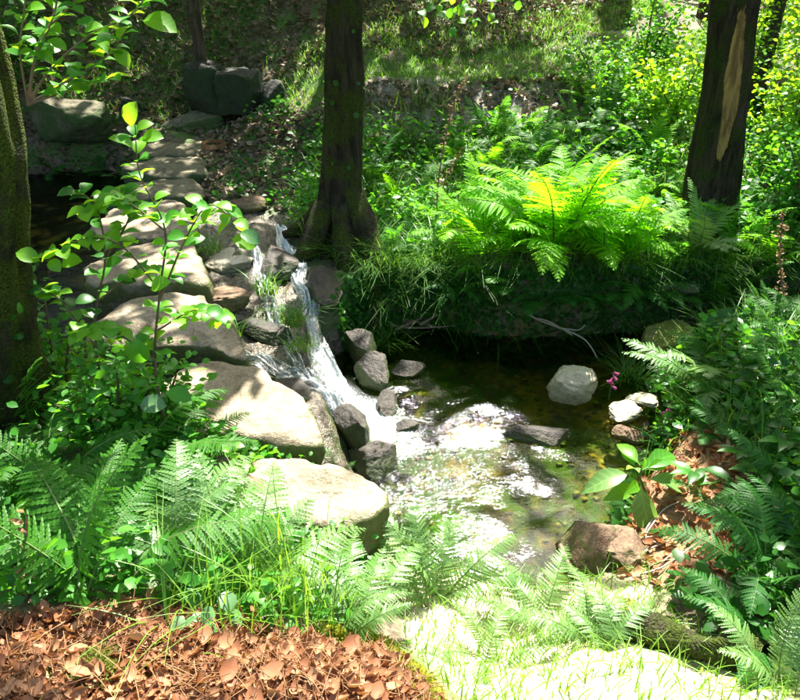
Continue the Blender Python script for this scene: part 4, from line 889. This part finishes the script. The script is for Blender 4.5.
# ------------------------------------------------------------------ branches, roots, twigs
def stick(name, pp, r0, r1, mat, label, cat_, group=None, forks=()):
    o = np.array(pp[0]); t = empty(name, o); tag(t, label, cat_, group)
    for k, (p_, a, b_) in enumerate([(pp, r0, r1)] + [(f, r0 * .6, r1) for f in forks]):
        L = smooth_line(p_, 7); V, F = tube(L, np.linspace(a, b_, len(L)), 7); V = V + .15 * a * np.stack([fbm(V * 30 + s, 2, s) for s in (1, 2, 3)], -1)
        obj('stem' if k == 0 else 'side_shoot', mesh(name, V - o, F, M[mat]), t)
    return t
bp = lambda *q: [aty(x, y, d) for x, y, d in q]
stick('fallen_branch', bp((505, 300, 4.75), (535, 318, 4.5), (560, 328, 4.4), (585, 340, 4.32), (600, 362, 4.2)), .009, .004, 'pale_twig', 'bare forked grey branch dangling over the pool from the bank', 'branch', forks=[bp((560, 328, 4.4), (578, 330, 4.4), (585, 325, 4.42)), bp((535, 318, 4.5), (550, 322, 4.42), (572, 335, 4.3))])
for k, q in enumerate([[(370, 318, 4.75), (410, 322, 4.68), (450, 318, 4.7)], [(395, 330, 4.6), (430, 315, 4.7), (470, 302, 4.75)], [(378, 312, 4.8), (400, 318, 4.7), (440, 328, 4.6)], [(420, 325, 4.6), (445, 312, 4.7), (460, 320, 4.66)], [(385, 325, 4.66), (415, 328, 4.62), (455, 326, 4.62)], [(402, 310, 4.78), (425, 319, 4.7), (465, 316, 4.72)], [(372, 324, 4.7), (398, 320, 4.7), (430, 322, 4.66)]]):
    stick('driftwood_twig', bp(*q), .012, .005, 'twig', 'brown driftwood twig washed against the far pool bank', 'twig', 'driftwood twigs at the far pool bank')
stick('exposed_root', bp((585, 612, 2.0), (610, 595, 2.12), (640, 580, 2.25), (662, 560, 2.42)), .014, .01, 'twig', 'brown root looping over the litter beside the moss cushion rock', 'root', forks=[bp((610, 595, 2.12), (605, 575, 2.2), (585, 565, 2.25))])
stick('exposed_root', bp((560, 545, 2.3), (575, 575, 2.15), (600, 590, 2.1), (615, 610, 2.0)), .012, .007, 'twig', 'thin root bent down in front of the split brown rock', 'root')
for k, q in enumerate([[(625, 585, 2.2), (645, 570, 2.3), (670, 575, 2.3)], [(640, 560, 2.4), (655, 545, 2.5), (668, 550, 2.5)], [(630, 575, 2.25), (650, 590, 2.15), (665, 582, 2.2)], [(650, 540, 2.5), (640, 555, 2.4), (655, 570, 2.3)], [(615, 570, 2.28), (632, 560, 2.36), (650, 562, 2.36)], [(635, 600, 2.1), (655, 600, 2.12), (680, 590, 2.2)]]):
    q3 = bp(*q)
    for p_ in q3: p_[2] = g1(p_[0], p_[1]) + .02
    stick('litter_twig', q3, .005, .003, 'pale_twig', 'dry pale twig in the litter under the broad leaved plant', 'twig', 'dry twigs in the litter on the right bank')
# mossy log at bottom right
p0, p1 = aty(600, 640, 1.75), aty(740, 720, 1.45)
for p_ in (p0, p1): p_[2] = g1(p_[0], p_[1]) + .02
V, F = tube(smooth_line([p0, (p0 + p1) / 2 + (0, 0, .03), p1], 14), [.055] * 29, 18); V = V + .03 * np.stack([fbm(V * 7 + s, 4, s) for s in (1, 2, 3)], -1)
tag(obj('rotten_log', mesh('rotten_log', V - p0, F, M['bark_moss']), None, p0), 'rotten mossy log half buried at the edge of the sunlit bank', 'log')

def leaf_obj_mesh(key, tm): V, F, _ = cloud(tm, np.zeros((1, 3)), np.array([[0, 1., 0]]), np.array([[0, 0, 1.]]), 1.0); return mesh('leaf_' + key, V, F, M[key])
T_BIG = leaf_tmpl([(.012, 0, 0), (.012, .1, .01), (.20, .22, .05), (.36, .38, .06), (.42, .56, .05), (.37, .74, .02), (.22, .9, -.03), (.03, 1, -.08)], .2)
T_BROAD = leaf_tmpl([(.01, 0, 0), (.012, .1, .02), (.11, .22, .05), (.185, .38, .06), (.20, .55, .04), (.15, .75, -.02), (.07, .9, -.09), (.005, 1, -.16)], .35)
T_BIG = leaf_tmpl([(.012, 0, 0), (.012, .1, .01), (.17, .2, .05), (.29, .36, .07), (.35, .55, .06), (.33, .72, .02), (.2, .89, -.05), (.02, 1, -.12)], .28)
LM_ = {k: leaf_obj_mesh(k, T_BIG) for k in ('leaf', 'leaf_bright', 'leaf_dark', 'ivy', 'leaf_pale')}
LB_ = {k: leaf_obj_mesh(k, T_BROAD) for k in ('leaf', 'leaf_bright', 'leaf_dark', 'leaf_pale')}
def place_leaf(t, p, d, n, size, me):
    d = Vector(d).normalized(); x = d.cross(Vector(n)).normalized(); z = x.cross(d)
    o = obj('leaf', me, t); mt = Matrix((x, d, z)).transposed().to_4x4(); mt.translation = Vector(p) - Vector(t.location)
    o.matrix_local = mt @ Matrix.Scale(size, 4); return o
def sapling(name, stems, label, size, keys, per=9, mat='brownstem', r=.006, start=.25, cat_='sapling', droop=-.1, extra=()):
    o = np.array(stems[0][0]); t = empty(name, o); tag(t, label, cat_)
    for k, st in enumerate(stems):
        L = smooth_line(st, 8); V, F = tube(L, np.linspace(r if k == 0 else r * .7, r * .25, len(L)), 6); obj('stem', mesh('stem', V - o, F, M[mat]), t)
        m = int(1.6 * (per if np.isscalar(per) else per[k]))
        for j in range(m):
            f = start + (1 - start) * (j + random.uniform(.2, .8)) / m; i = min(len(L) - 2, int(f * (len(L) - 1))); p = L[i]; T = L[i + 1] - L[i]; T = T / (np.linalg.norm(T) + 1e-9)
            a = (j * 2.4 + random.uniform(-.5, .5)); d = np.array([math.cos(a), math.sin(a) * .8, droop + random.uniform(-.25, .35)]) + T * .45
            nn = np.array([random.uniform(-.4, .4), random.uniform(-.6, .3), 1.])
            place_leaf(t, p, d, nn, size * random.uniform(.5, 1.0), LM_[random.choice(keys)])
    for (px, py, y, ang, s, key) in extra:
        place_leaf(t, aty(px, py, y), (math.cos(ang), -.15, math.sin(ang)), (.1, -.55, .8), s * .85, LM_[key])
    return t
# tall sapling in front of the stones
sapling('hazel_sapling', [bp((165, 430, 2.35), (155, 360, 2.32), (160, 290, 2.3), (165, 230, 2.28), (140, 175, 2.25), (135, 125, 2.25)),
                   bp((160, 300, 2.3), (185, 240, 2.28), (210, 205, 2.25), (240, 228, 2.2)), bp((160, 290, 2.3), (120, 245, 2.3), (80, 240, 2.3), (45, 262, 2.3)),
                   bp((165, 230, 2.28), (120, 200, 2.3), (80, 215, 2.3)), bp((158, 330, 2.3), (195, 310, 2.25), (225, 322, 2.2)), bp((155, 360, 2.3), (110, 330, 2.25), (70, 335, 2.25))],
        'leafy hazel sapling rising in front of the stepping stones', .085, ['leaf', 'leaf_bright', 'leaf_bright', 'leaf_bright'], [24, 18, 20, 18, 15, 16], start=.2,
        extra=[(130, 128, 2.25, 1.2, .10, 'leaf_bright'), (140, 140, 2.25, .2, .09, 'leaf_bright'), (230, 238, 2.2, -.3, .10, 'leaf_bright'), (238, 232, 2.2, -.4, .09, 'ivy'), (135, 335, 2.2, -1.5, .13, 'leaf'), (150, 290, 2.25, .5, .1, 'leaf_bright'), (42, 262, 2.3, 2.6, .10, 'leaf_bright'), (60, 265, 2.3, .3, .10, 'leaf_bright'), (138, 405, 2.1, .1, .12, 'ivy'), (165, 392, 2.1, -.2, .11, 'leaf')])
sapling('alder_sapling', [bp((110, 440, 2.5), (95, 330, 2.5), (105, 260, 2.5), (95, 205, 2.5), (70, 190, 2.5)), bp((100, 300, 2.5), (140, 270, 2.5), (175, 280, 2.45)), bp((98, 350, 2.5), (60, 300, 2.5), (40, 290, 2.5)), bp((105, 260, 2.5), (130, 215, 2.5), (120, 190, 2.5))],
        'smaller leafy sapling between the thick mossy trunk and the hazel', .085, ['leaf', 'leaf', 'leaf_dark', 'leaf_bright'], [18, 12, 11, 12], start=.25)
# shoots from the thick mossy trunk at top left
sh = aty(28, 105, 2.45)
sapling('trunk_shoots', [[sh] + bp((35, 60, 2.42), (55, 10, 2.4), (60, -40, 2.4)), [sh] + bp((50, 70, 2.4), (90, 35, 2.36), (130, 15, 2.32), (150, -10, 2.3)), [sh] + bp((60, 85, 2.4), (105, 58, 2.35), (125, 32, 2.3)),
                         [sh] + bp((20, 50, 2.42), (25, 0, 2.4), (20, -50, 2.4)), [sh] + bp((40, 40, 2.45), (75, 0, 2.45), (80, -40, 2.45)), [sh] + bp((55, 95, 2.4), (85, 85, 2.38), (115, 78, 2.35))],
        'leafy shoots springing from the side of the thick mossy trunk', .085, ['leaf', 'leaf', 'leaf_bright'], [14, 16, 14, 12, 14, 12], 'twig', .0065, .25, 'shoots',
        extra=[(140, 20, 2.3, -.2, .13, 'leaf_bright'), (112, 48, 2.33, -.8, .08, 'leaf_bright')])
stick('hanging_branch', [np.array([-.33, 5.2, 3.2]), np.array([0, 4.75, 2.95])] + bp((440, -30, 4.3), (470, 0, 4.2), (490, 25, 4.2)), .01, .003, 'brownstem', 'leafy branch tip hanging in from above the hillside path', 'branch')
bt = bpy.context.scene.objects['hanging_branch']
for i in range(60): place_leaf(bt, aty(random.gauss(462, 22), random.gauss(2, 14), random.uniform(4, 4.4)), rdir(1)[0], (.1, -.5, .8), random.uniform(.04, .075), LM_[random.choice(['leaf_bright', 'leaf'])])

# broad leaved plant at the pool edge
bo = aty(640, 545, 2.62); bo[2] = g1(bo[0], bo[1]); pl = empty('broad_leaved_plant', bo); tag(pl, 'young plant with large pointed pale leaves on the pool edge', 'plant')
tp = aty(640, 478, 2.6)
V, F = tube(smooth_line([bo, (bo + tp) / 2 + (.01, 0, 0), tp, tp + (.0, 0, .05)], 6), [.006] * 19, 6); obj('stem', mesh('stem', V - bo, F, M['stem']), pl)
for px, py, qx, qy, key, dy, nz in [(632, 473, 584, 489, 'leaf_pale', -.06, (0, -.3, 1)), (640, 482, 652, 540, 'leaf_pale', -.16, (-.5, -.8, .4)), (645, 478, 694, 492, 'leaf_pale', -.03, (0, -.2, 1)), (636, 468, 622, 450, 'leaf', .1, (0, -.6, .8)), (640, 470, 647, 457, 'leaf_bright', .08, (0, -.9, .3)), (634, 486, 608, 498, 'leaf_bright', -.1, (0, -.6, .7)), (640, 474, 628, 466, 'leaf_pale', .12, (.3, -.3, 1)), (642, 470, 676, 452, 'leaf', .12, (0, -.4, 1)), (638, 482, 628, 492, 'leaf_bright', -.1, (0, -.7, .6)), (640, 465, 618, 442, 'leaf_bright', .14, (0, -.5, .8)), (645, 470, 668, 462, 'leaf_bright', .05, (0, -.6, .8))]:
    a_, b_ = aty(px, py, 2.6), aty(qx, qy, 2.6 + dy); d_ = b_ - a_; place_leaf(pl, a_, d_, nz, np.linalg.norm(d_) * 1.05, LB_[key])
# broad leaves in the right shade
for k, (px, py, s_) in enumerate([(690, 500, .14), (755, 500, .13), (700, 610, .08), (780, 470, .12), (735, 480, .1)]):
    p = gpx(px, py); t = empty('dock_plant', p); tag(t, 'low plant with large dull green leaves in the right bank shade', 'plant', 'large leaved plants in the right bank shade')
    for j in range(6):
        a = j * 1.05 + random.uniform(-.3, .3); place_leaf(t, p + (0, 0, .08 + .02 * j), (math.cos(a), math.sin(a), .25), (0, 0, 1), s_ * random.uniform(.8, 1.2), LB_[random.choice(['leaf', 'leaf_dark'])])
# small bramble by the first stone
sapling('bramble_sprig', [bp((215, 560, 2.0), (225, 510, 2.02), (235, 470, 2.05), (232, 445, 2.05)), bp((225, 510, 2.02), (245, 480, 2.0), (255, 455, 2.0)), bp((230, 490, 2.03), (205, 470, 2.05), (190, 455, 2.1))], 'yellow green bramble sprig climbing beside the first stepping stone', .05, ['leaf_bright', 'leaf_bright', 'leaf_pale'], [14, 10, 10], 'stem', .003, .3, 'plant')
sapling('bramble_sprig', [bp((330, 560, 2.0), (325, 535, 1.95), (345, 520, 1.9)), bp((325, 540, 1.96), (310, 525, 1.95))], 'small pale sprig under the front of the first stepping stone', .04, ['ivy', 'leaf_pale'], [8, 5], 'stem', .003, .3, 'plant')
# foxgloves
for px, py, y, h_, lab in [(609, 398, 3.72, .22, 'little pink foxglove by the pale boulder in the pool'), (662, 432, 3.4, .2, 'little pink foxglove on the bank right of the flat stones')]:
    p = aty(px, py, y); p[2] = max(0, g1(p[0], p[1])); t = empty('foxglove', p); tag(t, lab, 'flower')
    V, F = tube([p, p + (.0, 0, h_ * .5), p + (.01, 0, h_)], [.004, .003, .002], 5); obj('stem', mesh('stem', V - p, F, M['stem']), t)
    for j in range(6):
        a = j * 1.3; c = p + (0, 0, h_ * (.45 + .09 * j)); dd = np.array([math.cos(a), math.sin(a) - .4, -.5]) * .03
        V, F = tube([c, c + dd * .5, c + dd], [.003, .008, .011], 8); obj('bell', mesh('bell', V - p, F, M['petal']), t)
# red tinged leaves in the bright fern
for px, py, y in [(475, 207, 5.1), (573, 186, 5.3)]:
    p = aty(px, py, y); t = empty('red_leaf', p); tag(t, 'curled red leaf caught on top of the bright ferns', 'leaf', 'red leaves on the bright ferns')
    for j in range(4): place_leaf(t, p, rdir(1)[0], (0, -.5, .8), .055, LM_['leaf']) if False else obj('leaf_lobe', mesh('leaf_lobe', *cloud(T_CURL, np.zeros((1, 3)), rdir(1), np.array([[0, -.5, .8]]), .06)[:2], M['red_leaf']), t)
# dry stems
def drystem(pp, label, seed, n=26):
    o = np.array(pp[0]); t = empty('dead_stem', o); tag(t, label, 'dead stem'); L = smooth_line(pp, 8); V, F = tube(L, np.linspace(.007, .003, len(L)), 6); obj('stem', mesh('stem', V - o, F, M['twig']), t)
    n *= 3; m = len(L); i = rng.integers(m // 4, m, n); V, F, r = cloud(T_CURL, L[i] + rng.normal(0, .012, (n, 3)), rdir(n, -.2, .8), rdir(n), rng.uniform(.012, .028, n))
    tag(obj('seed_head', mesh('seed_head', V - o, F, M['straw'], True, dict(rnd=r)), t), kind='stuff')
b_ = gpx(440, 235); y_ = b_[1]
drystem([b_] + bp((437, 200, y_), (443, 150, y_), (452, 110, y_), (465, 80, y_)), 'tall brown dead stem leaning in front of the eroded bank', 1, 40)
b_ = gpx(432, 215); drystem([b_] + bp((440, 195, b_[1]), (450, 170, b_[1]), (462, 150, b_[1])), 'short brown dead stem beside the taller leaning one', 2)
b_ = gpx(550, 150); y_ = b_[1]; drystem([b_] + bp((548, 120, y_), (555, 80, y_), (563, 58, y_)), 'thin dry stalk rising against the grassy slope', 3, 8)
b_ = gpx(790, 330); y_ = b_[1]; drystem([b_] + bp((783, 290, y_), (780, 250, y_), (783, 215, y_)), 'dry seeding stalk in the thicket right of the pale fern', 4, 40)
b_ = gpx(28, 600); y_ = b_[1]; drystem([b_] + bp((27, 570, y_), (26, 540, y_), (27, 515, y_)), 'reddish brown dead stalk beside the dark foreground ferns', 5, 10)
# curled dry leaf ring and pale leaf beyond the stones
c = at(214, 147, .62); a = np.linspace(0, 2 * np.pi, 17)[:-1]
V = np.concatenate([np.stack([c[0] + .13 * np.cos(a), c[1] + .13 * np.sin(a), np.full(16, c[2])], -1), np.stack([c[0] + .12 * np.cos(a), c[1] + .12 * np.sin(a), np.full(16, c[2] + .05)], -1)])
F = np.array([(i, (i + 1) % 16, 16 + (i + 1) % 16, 16 + i) for i in range(16)])
tag(obj('curled_bark', mesh('curled_bark', V - c, F, M['straw']), None, c), 'pale ring of curled bark lying beside the far stepping stones', 'bark')

# ------------------------------------------------------------------ shrubs
def shrub(px, py, y, h, w, n, key, label, group=None, size=(.028, .06), base=None):
    p = aty(px, py, y) if base is None else np.array(base, float); p[2] = g1(p[0], p[1]); t = empty('shrub', p); tag(t, label, 'shrub', group)
    L = []; ends = []
    for k in range(9):
        a = random.uniform(0, 6.28); e = np.array([math.cos(a) * w * random.uniform(.3, .9), math.sin(a) * w * random.uniform(.3, .9), h * random.uniform(.55, 1)]); ends.append(e)
        V, F = tube(smooth_line([np.zeros(3), e * .5 + (0, 0, .1 * h), e], 6), np.linspace(.012, .004, 13), 5); obj('stem', mesh('stem', V, F, M['brownstem']), t)
    E = np.array(ends); c = E[rng.integers(0, 9, n)] * rng.uniform(.35, 1.05, n)[:, None] + rng.normal(0, .16 * w + .03, (n, 3)); c[:, 2] = np.abs(c[:, 2])
    V, F, r = cloud(T_OVAL, c, rdir(n, -.5, .5), rdir(n, .2, 1), rng.uniform(size[0], size[1], n))
    tag(obj('foliage', mesh('foliage', V, F, M[key], True, dict(rnd=r)), t), kind='stuff'); return t
shrub(635, 120, 8.2, .9, .55, 1300, 'leaf', 'leafy bush beside the bend of the hillside path')
shrub(665, 165, 6.8, .7, .45, 1800, 'leaf_bright', 'yellow green bush left of the split tree')
shrub(770, 215, 6.0, 1.1, .6, 2800, 'leaf_bright', 'tall sunlit bush behind the pale fern, right of the split tree')
shrub(725, 130, 7.6, 1.1, .6, 2400, 'leaf_bright', 'sunlit bush seen just right of the split trunk')
shrub(795, 130, 8.2, 1.5, .8, 3600, 'leaf_bright', 'large sunlit bush around the leaning slender tree')
shrub(790, 265, 5.2, .7, .45, 1300, 'leaf', 'green bush at the water edge below the leaning tree')
shrub(595, 125, 7.6, .55, .4, 900, 'leaf', 'low green bush in the middle of the fern thicket')
for k, (x, y, h, w) in enumerate([(5.2, 9.5, 1.6, .9), (6.2, 11.5, 2.0, 1.1), (4.9, 11.8, 1.0, .6), (7.5, 9.0, 2.2, 1.2), (5.0, 14.5, 1.4, 1.0), (6.3, 16.5, 2.2, 1.3), (3.6, 15.5, 1.2, 1.0), (8.4, 13.5, 2.6, 1.4), (5.8, 7.8, 1.3, .8), (9.5, 17, 3.0, 1.8), (4.2, 20, 2.4, 2)]):
    shrub(0, 0, 0, h, w, 3200, random.choice(['leaf_bright', 'leaf', 'leaf']), 'sunlit background bush beyond the bend of the path', 'background bushes beyond the path', (.045, .09), (x, y, 0))
for k, (x, y, h, w) in enumerate([(-4.2, 7.9, .9, .6), (-5.5, 8.2, 1.4, .9), (-3.5, 2.8, .8, .5), (-4.5, 3.4, 1.1, .7), (-2.7, 2.9, .6, .4)]):
    shrub(0, 0, 0, h, w, 1300, 'leaf_dark', 'dark bush on the shaded left bank upstream', 'dark bushes upstream', (.04, .09), (x, y, 0))
for k, (px, py, y, h, w, key) in enumerate([(55, 400, 2.7, .75, .3, 'leaf'), (105, 395, 2.7, .6, .26, 'leaf'), (38, 340, 3.0, .7, .3, 'leaf'), (150, 420, 2.5, .4, .25, 'leaf'), (75, 350, 2.85, .65, .3, 'leaf_bright'), (120, 430, 2.4, .45, .25, 'leaf')]):
    shrub(px, py, y, h, w, 900, key, 'small leafed bush filling the bank between thick mossy trunk and stepping stones', 'small bushes left of the stepping stones', (.025, .05))
# leaves growing on the trunks
def trunk_leaves(t, n, zlo, zhi, rad, size, key, name='ivy'):
    d = [q for q in TREES if q['t'] is t][0]; pts = smooth_line(d['pts'], 10); z = rng.uniform(zlo, zhi, n) + d['o'][2]; a = rng.uniform(0, 6.28, n)
    c = np.stack([np.interp(z, pts[:, 2], pts[:, 0]), np.interp(z, pts[:, 2], pts[:, 1]), z], -1); u = np.stack([np.cos(a), np.sin(a), 0 * a], -1)
    V, F, r = cloud(T_ROUND, c + u * (rad * rng.uniform(.95, 1.12, n))[:, None], rdir(n, -.8, .1) + u * .4, u + rdir(n) * .4, rng.uniform(size[0], size[1], n))
    tag(obj(name, mesh(name, V - d['o'], F, M[key], True, dict(rnd=r)), t), kind='stuff')
trunk_leaves(main_tree, 34, .3, 2.2, .13, (.02, .045), 'leaf_dark')
trunk_leaves(left_tree, 60, .1, 1.0, .25, (.02, .045), 'leaf_dark')
